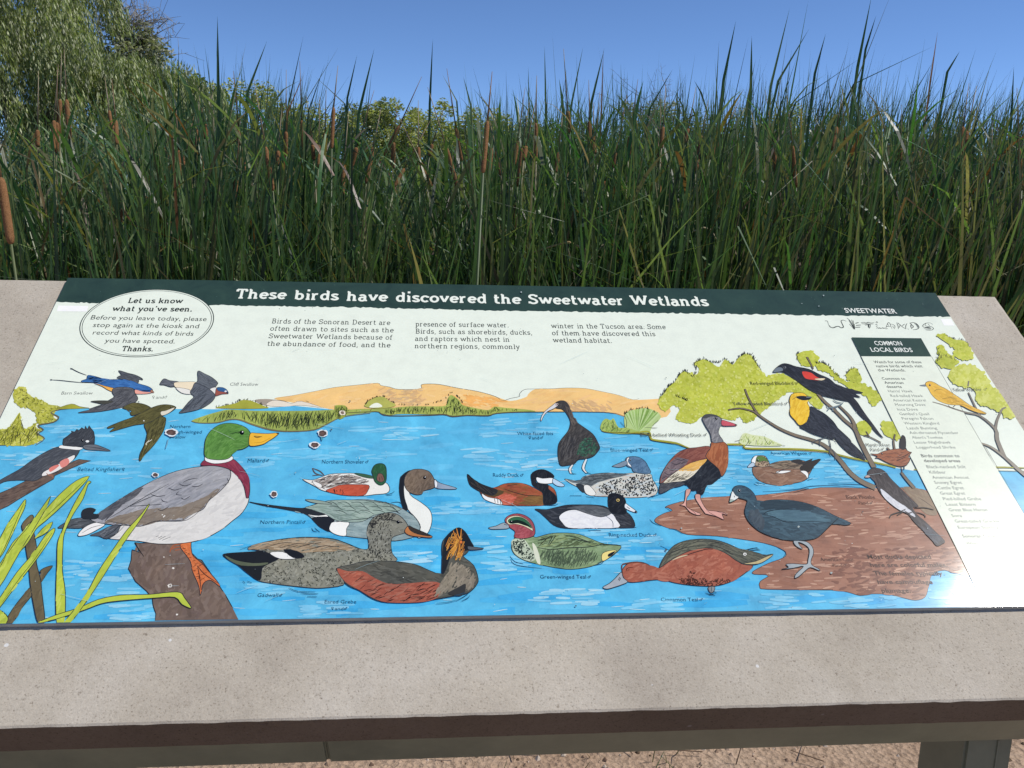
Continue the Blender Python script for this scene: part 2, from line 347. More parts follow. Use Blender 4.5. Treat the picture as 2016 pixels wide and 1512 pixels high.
def draw_damage():
    for fr, x, y, rx, ry in ((1,1342,1325,42,24),(2,1103,420,22,13),(3,808,188,30,20),(3,755,267,30,17),(3,480,600,22,17)):
        a = picture('chipped_spot', 'rust brown chip ringed with bare white in the printed panel', int(x))
        a.dab(fr, x, y, rx*1.2, ry*1.3, 'dfe6ea', n=14, jag=.2); a.dab(fr, x, y, rx*.9, ry, '5a4642', n=14, jag=.18); a.dab(fr, x-rx*.1, y+ry*.1, rx*.5, ry*.5, '6c5650', n=10, jag=.2)
        if fr == 1: a.line(fr, '1320,1375 1310,1420 1300,1450', 2.4, '6aa0bc')
        if fr == 3 and x == 808: a.line(fr, '800,210 806,235', 4, '4c98a8')
    a = picture('stain_speck', 'small dark specks and pale scratches on the panel', 42)
    for fr, x, y, r in ((4,1482,1022,7),(4,924,1368,5),(3,868,163,6),(1,1088,1086,6),(5,282,260,4),(9,1085,973,6),(5,1598,85,3),(5,1820,1310,5)): a.dab(fr, x, y, r, r*.9, '5a6468', jag=.2)
    for fr, x, y, r in ((7,1740,478,9),(8,272,1113,9),(7,810,490,7),(3,440,678,4),(3,625,455,4),(6,342,98,6),(6,162,165,4),(6,303,187,5),(10,508,108,7)): a.dab(fr, x, y, r, r*.8, 'a8b4b4', jag=.3)
    rr = random.Random(8)
    for i in range(34):
        x, y, an, L_ = rr.uniform(60,1850), rr.uniform(640,1190), rr.uniform(-.5,.5), rr.uniform(10,60); a.line(0, '%g,%g %g,%g %g,%g' % (x, y, x+L_*.5, y+L_*.5*an+rr.uniform(-1,1), x+L_, y+L_*an), .45, rr.choice(['b8d0d8','c4d4d0','9ab4bc']))
    for i in range(130): a.dab(0, rr.uniform(30,1990), rr.uniform(600,1200), rr.uniform(.5,1.1), rr.uniform(.4,.9), rr.choice(['c8d4d4','8a9a9a','6c7c80','dfe8e8']), n=5, jag=.3)
def draw_frame_graphics():
    a = picture('title_band', 'dark green title band with a torn lower edge', 43)
    r = random.Random(3)
    low = [(114,594.6),(191,597),(420,600.8),(670,604.5),(920,610.3),(1150,614),(1400,617.5),(1540,619.7),(1870.6,623.5)]
    pts = []
    for i in range(len(low)-1):
        n = int((low[i+1][0]-low[i][0])/5)
        for k in range(n):
            t = k/n; pts.append((low[i][0]+(low[i+1][0]-low[i][0])*t, low[i][1]+(low[i+1][1]-low[i][1])*t+r.choice([-1.2,-.5,0,0,.4,1,1.3])*.9))
    pts.append(low[-1])
    a.poly([uv(*p) for p in pts]+[(1.3,uv(1871,623)[1]),(1.3,.6),(-.1,.6),(-.1,uv(114,594.6)[1])], lin('30463f'))
    for i in range(60): a.dab(0, r.uniform(150,1850), r.uniform(556,612), r.uniform(.5,1.2), r.uniform(.4,.9), '4a625a', n=6)
    a = picture('visitor_note_oval', 'double ringed oval holding the note to visitors', 44)
    l, rt, tp, bt = uv(155.4,641), uv(422.8,626), uv(304,569.5), uv(276,703.5)
    cu, cv, ru, rv = (l[0]+rt[0])/2, (tp[1]+bt[1])/2, (rt[0]-l[0])/2, (tp[1]-bt[1])/2
    def oval(k1, col, n=72): a.poly([(cu+math.cos(i*6.28318/n)*(ru-k1), cv+math.sin(i*6.28318/n)*(rv-k1)) for i in range(n)], lin(col))
    for k, c in ((0,'34403c'),(.0012,'e9f1e4'),(.0028,'34403c'),(.0036,'e9f1e4')): oval(k, c)
    a = picture('white_tape_strip', 'small white tape patch stuck below the title band', 45); a.fill(1, '457,325 693,330 680,372 446,368', 'fcfcfc', 0, sm=False)
    a = picture('white_tape_strip', 'square white tape patch at the right panel edge', 46); a.fill(6, '1320,288 1408,290 1436,343 1350,342', 'fcfcfc', 0, sm=False)
    a = picture('wetlands_letter_art', 'word WETLANDS drawn with a snake, reeds, birds and leaves', 47)
    G = '3a403b'
    a.line(6, '355,305 375,305 385,330 400,355 425,362 450,352 470,350 490,362 510,355 500,330 490,305 510,298 535,308', 2.6, G); a.line(6, '360,308 378,312 392,340 420,354 460,346 500,352', .9, 'e4ece0')
    a.line(6, '538,278 570,310 600,372|555,300 600,372|578,295 602,372|560,330 600,375|590,300 604,370', 1.8, G); a.line(6, '610,325 636,318|615,342 655,338|608,358 650,356', 2.8, G); a.line(6, '600,330 605,375', 2, G)
    a.line(6, '655,320 680,316 700,322 720,316 740,322 768,318|660,328 700,330 760,330|690,340 730,334|725,330 722,350 728,368|715,335 718,360|735,335 732,360', 2, G)
    a.line(6, '780,318 790,312 795,320|778,335 792,330|782,350 795,345|785,365 800,360|800,368 815,362 820,370|825,368 840,362 848,370|850,366 858,362', 2.2, G)
    a.line(6, '862,372 870,345 880,325 885,318 895,322 905,345 915,370|868,355 880,350 905,352|900,330 925,335 940,350 935,372|880,330 888,345|920,345 930,365|862,372 880,368', 1.4, G)
    a.line(6, '955,325 965,345 968,372|965,325 985,340 1010,360 1035,372|1030,372 1030,345 1040,325|985,335 975,360|1000,345 1020,330|950,320 975,325|1045,370 1055,375', 1.6, G)
    a.line(6, '1060,322 1075,330 1072,350 1080,372|1065,322 1090,318 1115,325 1135,345 1138,362 1120,375 1090,378|1100,325 1122,340 1128,360|1078,335 1092,350 1085,365', 2.2, G)
    a.line(6, '1255,335 1235,322 1205,322 1182,332 1170,348 1190,358 1225,358 1240,368 1225,375 1195,372 1180,362|1200,325 1190,340 1210,350 1240,352 1260,365 1252,378 1225,383 1195,380|1215,330 1230,345', 1.5, G); a.line(6, '1190,360 1230,366', 4, G)
# ---- slab serif letters as pen skeletons
def arc(cx, cy, rx, ry, a0, a1, n=None):
    n = n or max(4, int(abs(a1-a0)/18)); return [(cx+rx*math.cos(math.radians(a0+(a1-a0)*i/n)), cy+ry*math.sin(math.radians(a0+(a1-a0)*i/n))) for i in range(n+1)]
def slab_glyph(ch, t):
    h = t*.42; m = 5-h; c = 7.2-h; b = h; d = -2.3
    S = lambda x, y, l=.95, r=.95: ('s', [(x-l, y), (x+r, y)])
    V = lambda *p: ('v', list(p))
    n_arch = lambda x: V(*([(x, 3.2)]+arc(x+1.35, 3.2, 1.35, 1.8-h, 180, 0)[1:]+[(x+2.7, b)]))
    if ch == 'a': return 4.6, [V(*arc(1.9,3.3,1.35,1.7-h,150,0), (3.25,b)), S(3.6,b,.35,.8), V(*arc(1.9,1.55,1.35,1.55-h*.6,60,330))]
    if ch == 'b': return 5, [V((1,b),(1,c)), S(1,c,.9,0), V(*arc(2.4,2.5,1.6,2.5-h,150,-150))]
    if ch == 'c': return 4.3, [V(*arc(2.3,2.5,1.75,2.5-h,40,320)), V((3.7,3.4),(3.7,m))]
    if ch == 'd': return 5, [V((3.8,b),(3.8,c)), S(3.8,c,.9,0), S(3.8,b,0,.8), V(*arc(2.3,2.5,1.6,2.5-h,30,330))]
    if ch == 'e': return 4.5, [V(*([(4,2.6),(.6,2.6)]+arc(2.3,2.5,1.75,2.5-h,180,0)[0:]+[(4,2.6)])), V(*arc(2.3,2.5,1.75,2.5-h,180,318))]
    if ch == 'f': return 3.4, [V((1.4,b),(1.4,5.6),*arc(2.7,5.6,1.3,1.6-h,170,70)), S(1.4,b), S(1.4,m,.9,1.3)]
    if ch == 'g': return 4.9, [V(*arc(2.3,2.7,1.6,2.3-h,30,330)), V((3.8,m),(3.8,-.6),*arc(2.4,-.6,1.4,1.6,0,-150)), S(3.8,m,0,.9)]
    if ch == 'h': return 5.4, [V((1,b),(1,c)), S(1,c,.9,0), S(1,b), n_arch(1), S(3.9,b)]
    if ch == 'i': return 2.6, [V((1.3,b),(1.3,m)), S(1.3,m,.9,0), S(1.3,b), V((1.3,6.3),(1.3,6.3+t*1.0))]
    if ch == 'k': return 5.2, [V((1,b),(1,c)), S(1,c,.9,0), S(1,b), V((4,m),(1.2,2.4)), V((2.2,3.2),(4.2,b)), S(3.9,m,.7,.6), S(4.2,b,.7,.6)]
    if ch == 'l': return 2.6, [V((1.3,b),(1.3,c)), S(1.3,c,.9,0), S(1.3,b)]
    if ch == 'm': return 8, [V((1,b),(1,m)), S(1,m,.9,0), S(1,b,.8,.8), n_arch(1), n_arch(3.7), S(3.7,b,.6,.6), S(6.4,b,.7,.8)]
    if ch == 'n': return 5.4, [V((1,b),(1,m)), S(1,m,.9,0), S(1,b), n_arch(1), S(3.75,b)]
    if ch == 'o': return 4.8, [V(*arc(2.4,2.5,1.8,2.5-h,0,360))]
    if ch == 'p': return 5, [V((1,m),(1,d)), S(1,m,.9,0), S(1,d), V(*arc(2.4,2.5,1.6,2.5-h,150,-150))]
    if ch == 'r': return 4, [V((1,b),(1,m)), S(1,m,.9,0), S(1,b,.9,1.1), V(*arc(2.7,2.9,1.7,2.1-h,180,75))]
    if ch == 's': return 4, [V(*([(3.4,3.9)]+arc(2,3.7,1.35,1.3-h,30,180)+[(1.4,2.8),(2.6,2.3)]+arc(2,1.35,1.45,1.35-h,40,-180)))]
    if ch == 't': return 3.5, [V(*([(1.3,6.4),(1.3,1.5)]+arc(2.5,1.5,1.2,1.5-h,180,300))), S(1.3,m,.9,1.6)]
    if ch == 'u': return 5.4, [V(*([(1,m),(1,1.8)]+arc(2.35,1.8,1.35,1.8-h,180,360)+[(3.7,m)])), V((3.7,2),(3.7,b)), S(1,m,.9,0), S(3.7,m,.9,0), S(3.7,b,0,.9)]
    if ch in 'vy': 
        L = [V((.7,m),(2.4,b+.1)), V((4.1,m),(2.4,b+.1)) if ch == 'v' else V((4.1,m),(1.5,d)), S(.8,m,.8,.8), S(4,m,.8,.8)]
        if ch == 'y': L.append(S(1.3,d,.9,.5))
        return 4.9, L
    if ch == 'w': return 7.4, [V((.8,m),(2.2,b+.1),(3.7,m-.2),(5.2,b+.1),(6.6,m)), S(.8,m,.8,.8), S(6.6,m,.8,.8), S(3.7,m,.5,.5)]
    if ch == 'T': return 6.2, [V((3,b),(3,c)), ('s',[(.5,c),(5.5,c)]), S(3,b,1.1,1.1), V((.7,c),(.7,5.2)), V((5.3,c),(5.3,5.2))]
    if ch == 'S': return 5.4, [V(*([(4.5,5.4)]+arc(2.7,5.35,1.8,1.85-h,20,200)+[(2,4),(3.6,3.4)]+arc(2.7,1.95,1.95,1.95-h,30,-165))), V((4.6,5.2),(4.6,c)), V((.7,b),(.7,1.9))]
    if ch == 'W': return 9.4, [V((1,c),(2.8,b+.1),(4.7,c-.4),(6.6,b+.1),(8.4,c)), S(1,c), S(8.4,c), S(4.7,c-.2,.6,.6)]
    if ch == 'B': return 5.9, [V((1.4,b),(1.4,c)), V((.6,c),(3.2,c),*arc(3.2,5.45,1.3,1.75-h,80,-80),(1.6,3.75)), V((3.2,3.75),*arc(3.3,1.95,1.6,1.95-h,80,-80),(.6,b))]
    if ch == 'D': return 6.4, [V((1.4,b),(1.4,c)), V((.5,c),(2.8,c),*arc(2.8,3.6,2.6,3.6-h,80,-80),(.5,b))]
    if ch == 'L': return 5.2, [V((1.5,b),(1.5,c)), S(1.5,c), ('s',[(.6,b),(4.6,b)]), V((4.5,b),(4.5,2))]
    if ch == '.': return 2, [V((1,0),(1,t*1.1))]
    if ch == ',': return 2, [V((1.1,t*.8),(1.1,.2),(.6,-1.1))]
    if ch == "'": return 2, [V((1,7.2),(.8,5.4))]
    return 2.6, []
def slab_text(art, s, a, b, hpx, weight, col):
    # a, b: digitised ends of the baseline, hpx: x-height in digitised px
    t = weight; adv = [slab_glyph(ch, t)[0]+.35 for ch in s]; tot = sum(adv)-.35
    A, B = uv(*a), uv(*b); L = math.hypot(B[0]-A[0], B[1]-A[1]); ux, uy = (B[0]-A[0])/L, (B[1]-A[1])/L
    kx = L/tot; mid = ((a[0]+b[0])/2, (a[1]+b[1])/2); ky = (uv(mid[0], mid[1]-hpx)[1]-uv(*mid)[1])/5
    LAYER[0] += 1; zb = LAYER[0]*LU; x0 = 0; cl = lin(col)
    for ch, ad in zip(s, adv):
        parts = []
        for kind, pts in slab_glyph(ch, t)[1]:      # break the pen path at sharp corners
            cur = [pts[0]]
            for i in range(1, len(pts)):
                cur.append(pts[i])
                if 0 < i < len(pts)-1:
                    ax, ay, bx, by = pts[i][0]-pts[i-1][0], pts[i][1]-pts[i-1][1], pts[i+1][0]-pts[i][0], pts[i+1][1]-pts[i][1]
                    if ax*bx+ay*by < .35*math.hypot(ax,ay)*math.hypot(bx,by): parts.append((kind, cur)); cur = [pts[i]]
            if len(cur) > 1: parts.append((kind, cur))
        for si, (kind, pts) in enumerate(parts):
            w = t*(.85 if kind == 's' else 1.0)/2
            q = [((x0+px)*kx, py*ky) for px, py in pts]; n = len(q); Lf, Rt = [], []
            for i in range(n):
                p0, p1 = q[max(i-1,0)], q[min(i+1,n-1)]; dx, dy = p1[0]-p0[0], p1[1]-p0[1]; h = math.hypot(dx,dy) or 1
                wx = w*min(kx,ky*1.25); wy = w*ky
                Lf.append((q[i][0]-dy/h*wx, q[i][1]+dx/h*wy*.85)); Rt.append((q[i][0]+dy/h*wx, q[i][1]-dx/h*wy*.85))
            z = zb+si*.3e-6
            for i in range(n-1):
                o = len(art.v)
                art.v += [(A[0]+ux*x-uy*y, A[1]+uy*x+ux*y, z) for x, y in (Lf[i], Rt[i], Rt[i+1], Lf[i+1])]
                art.f.append((o,o+1,o+2,o+3)); art.c.append(cl)
        x0 += ad*1.0
    LAYER[0] += 2
_font_tmp = {}
def sans_text(art, s, a, b, cap, col, bold=False):
    # cap: cap height in digitised px
    key = (s, bold)
    cu = bpy.data.curves.new('lettering', 'FONT'); cu.body = s; cu.resolution_u = 2; cu.size = 1; cu.offset = .012 if bold else -.003
    o = bpy.data.objects.new('lettering', cu); C.objects.link(o)
    dg = bpy.context.evaluated_depsgraph_get(); me = o.evaluated_get(dg).to_mesh()
    vs = [(v.co.x, v.co.y) for v in me.vertices]; fs = [tuple(p.vertices) for p in me.polygons]
    o.evaluated_get(dg).to_mesh_clear(); bpy.data.objects.remove(o); bpy.data.curves.remove(cu)
    if not vs: return
    x0, x1 = min(v[0] for v in vs), max(v[0] for v in vs)
    A, B = uv(*a), uv(*b); L = math.hypot(B[0]-A[0], B[1]-A[1]); ux, uy = (B[0]-A[0])/L, (B[1]-A[1])/L
    kx = L/(x1-x0); mid = ((a[0]+b[0])/2, (a[1]+b[1])/2); ky = (uv(mid[0], mid[1]-cap)[1]-uv(*mid)[1])/.70
    LAYER[0] += 1; z = LAYER[0]*LU; o = len(art.v); cl = lin(col)
    art.v += [(A[0]+ux*(x-x0)*kx-uy*y*ky, A[1]+uy*(x-x0)*kx+ux*y*ky, z) for x, y in vs]
    for f in fs:
        p = [art.v[o+i] for i in f[:3]]
        cr = (p[1][0]-p[0][0])*(p[2][1]-p[0][1])-(p[1][1]-p[0][1])*(p[2][0]-p[0][0])
        f = [o+i for i in f]
        if cr < 0: f = f[::-1]
        art.f.append(tuple(f)); art.c.append(cl)
def sign_of_sex(art, x, y, r, male, col):
    # centre and radius in digitised px
    n = 12; k = .72
    art.ribbon([(x+math.cos(i*6.283/n)*r, y+math.sin(i*6.283/n)*r*k) for i in range(n+1)], .9, lin(col), taper=False)
    if male:
        art.ribbon([(x+r*.7, y-r*.6), (x+r*1.7, y-r*1.5)], .9, lin(col), taper=False); art.ribbon([(x+r*.7, y-r*1.5), (x+r*1.8, y-r*1.55), (x+r*1.75, y-r*.8)], .9, lin(col), taper=False)
    else:
        art.ribbon([(x, y+r*.7), (x, y+r*2.1)], .9, lin(col), taper=False); art.ribbon([(x-r*.8, y+r*1.4), (x+r*.8, y+r*1.4)], .9, lin(col), taper=False)
def draw_lettering():
    def FP(fr, x, y): return T(fr, '%g,%g' % (x, y))[0]
    a = picture('title_lettering', 'white slab serif title reading These birds have discovered the Sweetwater Wetlands', 50)
    W = 'eef4ea'
    for s, fr0, x0, y0, fr1, x1, y1 in (('These',9,168,153,9,575,159),('birds',9,640,163,9,993,168),('have',9,1057,172,9,1383,177),('discovered',9,1447,179,10,237,192),('the',10,290,193,10,510,197),('Sweetwater',10,568,197,10,1332,207),('Wetlands',10,1384,207,10,2003,214)):
        slab_text(a, s, FP(fr0,x0,y0), FP(fr1,x1,y1), 13.6, 1.35, W)
    a = picture('intro_lettering', 'three columns of small dark slab serif text', 51); K = '363d39'
    for s, p, q in (('Birds of the Sonoran Desert are',FP(9,460,350),FP(9,1405,363)),('often drawn to sites such as the',FP(9,448,408),FP(9,1432,422)),('Sweetwater Wetlands because of',FP(9,436,468),FP(9,1422,480)),('the abundance of food, and the',FP(9,425,528),FP(9,1407,541)),
        ('presence of surface water.',FP(9,1605,374),FP(10,412,382)),('Birds, such as shorebirds, ducks,',FP(9,1603,431),FP(10,598,441)),('and raptors which nest in',FP(9,1600,489),FP(10,420,496)),('northern regions, commonly',FP(9,1598,547),FP(10,500,554)),
        ('winter in the Tucson area. Some',FP(10,748,388),FP(10,1660,396)),('of them have discovered this',FP(10,754,444),FP(10,1577,452)),('wetland habitat.',FP(10,762,501),FP(10,1232,505))):
        slab_text(a, s, p, q, 6.6, .80, K)
    a = picture('visitor_note_lettering', 'note asking visitors to record the birds they spotted', 52)
    for s, x0, y0, x1, y1, w in (('Let us know',997,306,1428,309,1.3),("what you've seen.",875,369,1503,373,1.3),('Thanks.',948,683,1197,685,1.3)): slab_text(a, s, FP(1,x0,y0), FP(1,x1,y1), 7.4, w, '2c3430')
    for s, x0, y0, x1, y1 in (('Before you leave today, please',708,434,1615,447),('stop again at the kiosk and',725,493,1555,503),('record what kinds of birds',724,552,1512,562),('you have spotted.',818,615,1367,622)): sans_text(a, s, FP(1,x0,y0), FP(1,x1,y1), 8.8, K)
    a = picture('sweetwater_lettering', 'white capitals reading SWEETWATER', 53); sans_text(a, 'SWEETWATER', FP(6,530,236), FP(6,960,243), 9, 'f0f4ee', True)
    rewind(LC+1); a = picture('list_heading_lettering', 'white capitals reading COMMON LOCAL BIRDS', 54); sans_text(a, 'COMMON', FP(6,775,511), FP(6,1003,513), 8.2, 'f0f4ee', True); sans_text(a, 'LOCAL BIRDS', FP(6,745,565), FP(6,1090,568), 8.2, 'f0f4ee', True)
    a = picture('bird_list_lettering', 'grey list of common local bird names', 55)
    G = '5c625c'
    for s, x0, x1, y, bd in (('Watch for some of these',765,1162,662,1),('native birds which visit',785,1170,696,1),('the Wetlands.',800,1028,730,1),('Common to',833,1027,800,1),('American',853,1012,834,1),('deserts',871,997,868,1),("Harris' Hawk",887,1088,905,0),('Red-tailed Hawk',905,1175,944,0),('American Kestrel',926,1198,981,0),('Mourning Dove',944,1195,1018,0),('Inca Dove',962,1131,1057,0),("Gambel's Quail",980,1225,1095,0),('Peregrin Falcon',1000,1260,1133,0),('Western Kingbird',1018,1309,1173,0),('Lazuli Bunting',1041,1291,1213,0),('Ash-throated Flycatcher',1062,1470,1252,0),("Abert's Towhee",1084,1338,1291,0),('Lesser Nighthawk',1100,1406,1332,0),('Loggerhead Shrike',1120,1445,1373,0)):
        sans_text(a, s, FP(6,x0,y), FP(6,x1,y), 5.2, '484e48' if bd else G, bool(bd))
    for s, x0, x1, y, bd in (('Birds common to',915,1185,293,1),('developed areas',933,1190,328,1),('Black-necked Stilt',953,1230,371,0),('Killdeer',972,1088,409,0),('American Avocet',993,1252,446,0),('Snowy Egret',1008,1203,482,0),('Cattle Egret',1030,1216,520,0),('Great Egret',1050,1225,558,0),('Pied-billed Grebe',1070,1339,598,0),('Least Bittern',1090,1298,637,0),('Great Blue Heron',1110,1382,676,0),('Sora',1130,1202,717,0),('Great-tailed Grackle',1153,1469,756,0),('European Starling',1175,1464,800,0),('Sonoran Desert birds',1205,1560,862,1),('White-crowned Sparrow',1232,1615,914,0),('Chipping Sparrow',1255,1545,956,0),('Savannah Sparrow',1277,1580,998,0),('Black-throated Sparrow',1298,1670,1042,0),('Yellow-rumped Warbler',1320,1690,1088,0)):
        sans_text(a, s, FP(8,x0,y), FP(8,x1,y), 6, '484e48' if bd else G, bool(bd))
    rewind(LM+1); a = picture('duck_note_lettering', 'dark brown note on the mud about colorful male ducks', 56)
    for s, x0, x1, y in (('Most ducks depicted',535,985,1010),('here are colorful males.',555,1100,1068),('The females typically',580,1067,1128),('have camouflage',607,998,1188),('plumage.',635,840,1250)): sans_text(a, s, FP(8,x0,y), FP(8,x1,y), 8.4, '46322c', True)
    D = '245a7c'; K2 = '4a4e4a'; M = '5c443c'
    for nm, fr, rows in (('barn_swallow_caption',1,[('Barn Swallow',478,722,1022,K2,'')]),('both_sexes_caption',1,[('and',1219,1278,1055,K2,'fm')]),('cliff_swallow_caption',9,[('Cliff Swallow',130,355,845,K2,'')]),('rough_winged_swallow_caption',2,[('Northern',1203,1347,83,D,''),('Rough-winged',1195,1428,122,D,''),('Swallow',1200,1313,157,D,'')]),
        ('kingfisher_caption',2,[('Belted Kingfisher',548,857,388,D,'F')]),('mallard_caption',3,[('Mallard',300,415,380,D,'M')]),('shoveler_caption',3,[('Northern Shoveler',803,1088,388,D,'M')]),('pintail_caption',3,[('Northern Pintail',385,662,796,D,'M')]),('gadwall_caption',3,[('Gadwall',366,505,1290,D,'M')]),
        ('eared_grebe_caption',3,[('Eared Grebe',821,1035,1335,D,''),('and',890,948,1380,D,'fm')]),('ibis_caption',4,[('White-faced Ibis',562,785,305,D,''),('and',654,698,332,D,'fm')]),('ruddy_duck_caption',4,[('Ruddy Duck',412,572,564,D,'M')]),('blue_winged_teal_caption',4,[('Blue-winged Teal',1142,1375,408,D,'M')]),
        ('ring_necked_duck_caption',4,[('Ring-necked Duck',1132,1396,935,D,'M')]),('green_winged_teal_caption',4,[('Green-winged Teal',704,990,1195,D,'M')]),('cinnamon_teal_caption',7,[('Cinnamon Teal',652,945,1065,D,'M')]),('whistling_duck_caption',5,[('Black-bellied Whistling Duck',85,565,717,K2,'M')]),
        ('red_winged_blackbird_caption',5,[('Red-winged Blackbird',946,1282,312,'5a5c34','M')]),('yellow_headed_blackbird_caption',5,[('Yellow-headed Blackbird',808,1198,472,K2,'M')]),('wigeon_caption',5,[('American Wigeon',1103,1390,858,D,'M')]),('wren_caption',8,[('Marsh Wren',525,693,215,K2,''),('and',572,618,247,K2,'fm')]),
        ('phoebe_caption',8,[('Black Phoebe',385,587,585,M,''),('and',488,540,625,M,'fm')]),('coot_caption',8,[('American Coot',200,438,1027,M,''),('and',303,355,1067,M,'fm')]),('warbler_caption',6,[('Yellow Warbler',1425,1665,893,K2,'M')])):
        rewind({'barn_swallow':2,'cliff_swallow':2,'both_sexes':2,'whistling_duck':LR+1,'red_winged_blackbird':LR+1,'yellow_headed_blackbird':LR+1,'wren':LR+1,'phoebe':LM+1,'coot':LM+1,'warbler':LC+1}.get(nm.split('_caption')[0], LK0+1)); a = picture(nm, None, 60)
        for s, x0, x1, y, col, sx in rows:
            sk = FR[fr][2]; cap = 6.4 if y*1.0/sk+FR[fr][1] < 900 else 7.4
            if s == 'and': cap = 6
            sans_text(a, s, FP(fr,x0,y), FP(fr,x1,y), cap, col)
            if sx in ('M','F'): c = FP(fr, x1+5.0*sk, y-3.2*sk*.8); sign_of_sex(a, c[0], c[1]-(2 if sx=='F' else 0), 2.1, sx == 'M', col)
            if sx == 'fm': c = FP(fr, x0-4.4*sk, y-4.4*sk); sign_of_sex(a, c[0], c[1], 2.0, False, col); c = FP(fr, x1+4.0*sk, y-2.6*sk); sign_of_sex(a, c[0], c[1], 2.0, True, col)
# ---- lake and land
a = picture('painted_desert_hills', 'painted tan desert hills along the top of the lake', 3)
p = a.fill(9, '480,948 640,920 800,890 960,858 1130,840 1300,824 1330,842 1400,855 1470,873 1640,870 1650,838 1700,830 1800,835 1950,865 2100,890 2240,930 2360,965 2480,935 2500,910 2560,870 2700,868 2800,862 2950,866 3080,890 3220,920 3330,955 3500,950 3560,945 3600,960 3600,1090 3200,1110 2100,1080 1200,1070 960,1040 880,1020 700,990', 'f2c883', 0)
a.line(9, '480,948 640,920 800,890 960,858 1130,840 1300,824 1330,842 1400,855 1470,873 1640,870 1650,838 1700,830 1800,835 1950,865 2100,890 2240,930 2295,962 2360,945 2430,930 2430,910 2470,875 2560,870 2700,868 2800,862 2950,866 3080,890 3220,920 3330,955 3380,945|480,955 560,965 620,985 720,960 800,1000 880,1020', 1.2, '4a4440')
a.strokes(p, 260, 12, 26, 5, ['f4cb86','efc078','f5d093','f0c07a','eec28a'], 10)
a.strokes(p, 70, 10, 16, 4, ['d9b98c','dcb27c'], 15, box=(745,830,765,800)); a.strokes(p, 60, -30, 16, 4, ['d9b484','d4ac7c'], 10, box=(1100,1200,790,812))
a.strokes(p, 50, -15, 20, 4, ['eeb063','f0b56a'], 10, box=(890,990,780,802))
a.fill(9, '325,962 400,950 480,955 560,968 640,998 560,1000 420,1005', 'a59a8c', 0)
a.fill(9, '420,1000 470,962 560,968 620,985 700,968 860,1018 700,1000 560,1012', 'e6dccb', .8, '5a544c')
a = picture('painted_lake', 'painted blue lake with pale brush strokes', 4)
lake = T(1, '-30,1424 130,1424 200,1430 300,1400 345,1365 290,1335 330,1300 290,1270 430,1235 455,1200 400,1165 500,1137 620,1130 940,1132 1400,1135 1560,1135')+T(9, '0,1032 400,1022 650,1005 960,1035 1060,1060 1290,1048 1700,1068 2016,1062 2200,1072 2480,1050 3140,1055 3260,1090 3340,1120')+T(5, '60,690 150,690 160,735 230,755 360,772 480,812 590,800 760,786 890,790 910,815 1100,822 1330,827 1530,842 1640,872 1989,945')+T(8, '860,385 1100,388 1455,386 1660,392')+[(2320,930),(2400,1240),(2000,1232),(1000,1240),(0,1245),(-300,1250),(-300,880)]
lake_uv = clip_rect([uv(*q) for q in lake])
a.poly(lake_uv, lin('54b3e6'))
LK = [(0,880),(110,830),(420,820),(1250,830),(1330,900),(1750,900),(1960,930),(2016,1190),(0,1225)]
def bands(x0, x1, y0, y1, n, ln, w, cols):
    a.strokes(lake, n, 1, ln, w, cols, 3, box=(x0,x1,y0,y1))
bands(0,2016,810,1225, 240, 110, 12, ['4fb0e6','5cb8ea','63bcec','48abe4','57b5e8'])
bands(0,2016,1080,1225, 110, 120, 12, ['42aae8','3ba6e6','4db2ea'])
bands(380,1000,980,1130, 70, 90, 9, ['3fa8e4','46ace6'])
for (x0,x1,y0,y1,n,col) in [(100,230,838,860,26,'8ccdf0'),(100,330,905,940,26,'7ac4ee'),(0,90,890,915,16,'8ccdf0'),(400,560,870,930,34,'74c2ee'),(700,850,840,870,26,'8ccdf0'),(560,800,880,905,26,'6fbfec'),
      (920,1080,880,930,40,'93cdee'),(950,1090,825,860,26,'82c8ef'),(860,990,990,1015,40,'93cdee'),(690,740,960,985,10,'7cc4ee'),(130,180,1080,1160,22,'98cfee'),(180,260,1110,1180,26,'86c9ee'),(220,320,1190,1222,26,'8fccee'),
      (500,560,1140,1170,16,'7cc6ee'),(600,700,1185,1215,22,'84c8ee'),(1060,1180,1160,1190,30,'9ad2f0'),(960,1040,1095,1130,26,'8ccdf0'),(1140,1300,1040,1110,46,'88caee'),(1240,1340,1180,1220,20,'80c8f0'),
      (1500,1620,1170,1210,30,'84cbf0'),(1300,1560,880,1000,60,'82cbf0'),(1400,1700,900,950,70,'7cc8ee'),(1180,1310,860,890,20,'7cc6ee'),(780,860,1085,1110,18,'a6d6f2'),(900,980,1070,1090,10,'8ccdf0'),(1640,1960,1160,1200,40,'7fc4e8'),(1300,1440,930,955,20,'a6daf2'),(1020,1120,900,930,16,'a4d4f0')]:
    a.strokes(lake, int(n*.75), 1, 40, 5, [col, '74c2ee', '64baea'], 3, box=(x0,x1,y0,y1))
a.strokes(lake, 140, 1, 26, 1.2, ['b4e0f6','a4d8f4'], 4)
a.line(0, '1310,1000 1330,1012 1350,1022|1300,1075 1320,1085', 1, '1d5f86')
LK0 = LAYER[0]; a.c = [(c_[0]*1.22, c_[1]*1.07, c_[2]*.96) for c_ in a.c]
a = picture('painted_left_shore', 'painted olive bank and reeds at the left edge of the lake', 5)
OL = ['b6b648','aaac40','c2c25a','9c9e38','c8c86c']
s1 = a.fill(1, '100,1020 150,965 200,968 215,1010 260,1045 330,1070 380,1100 450,1110 480,1128 440,1150 420,1200 450,1220 400,1240 300,1250 290,1200 270,1160 200,1120 140,1110', 'b4b550', 0)
a.blots(s1, 160, 3, OL); a.strokes(s1, 60, 30, 5, 1, ['33351c'], 60)
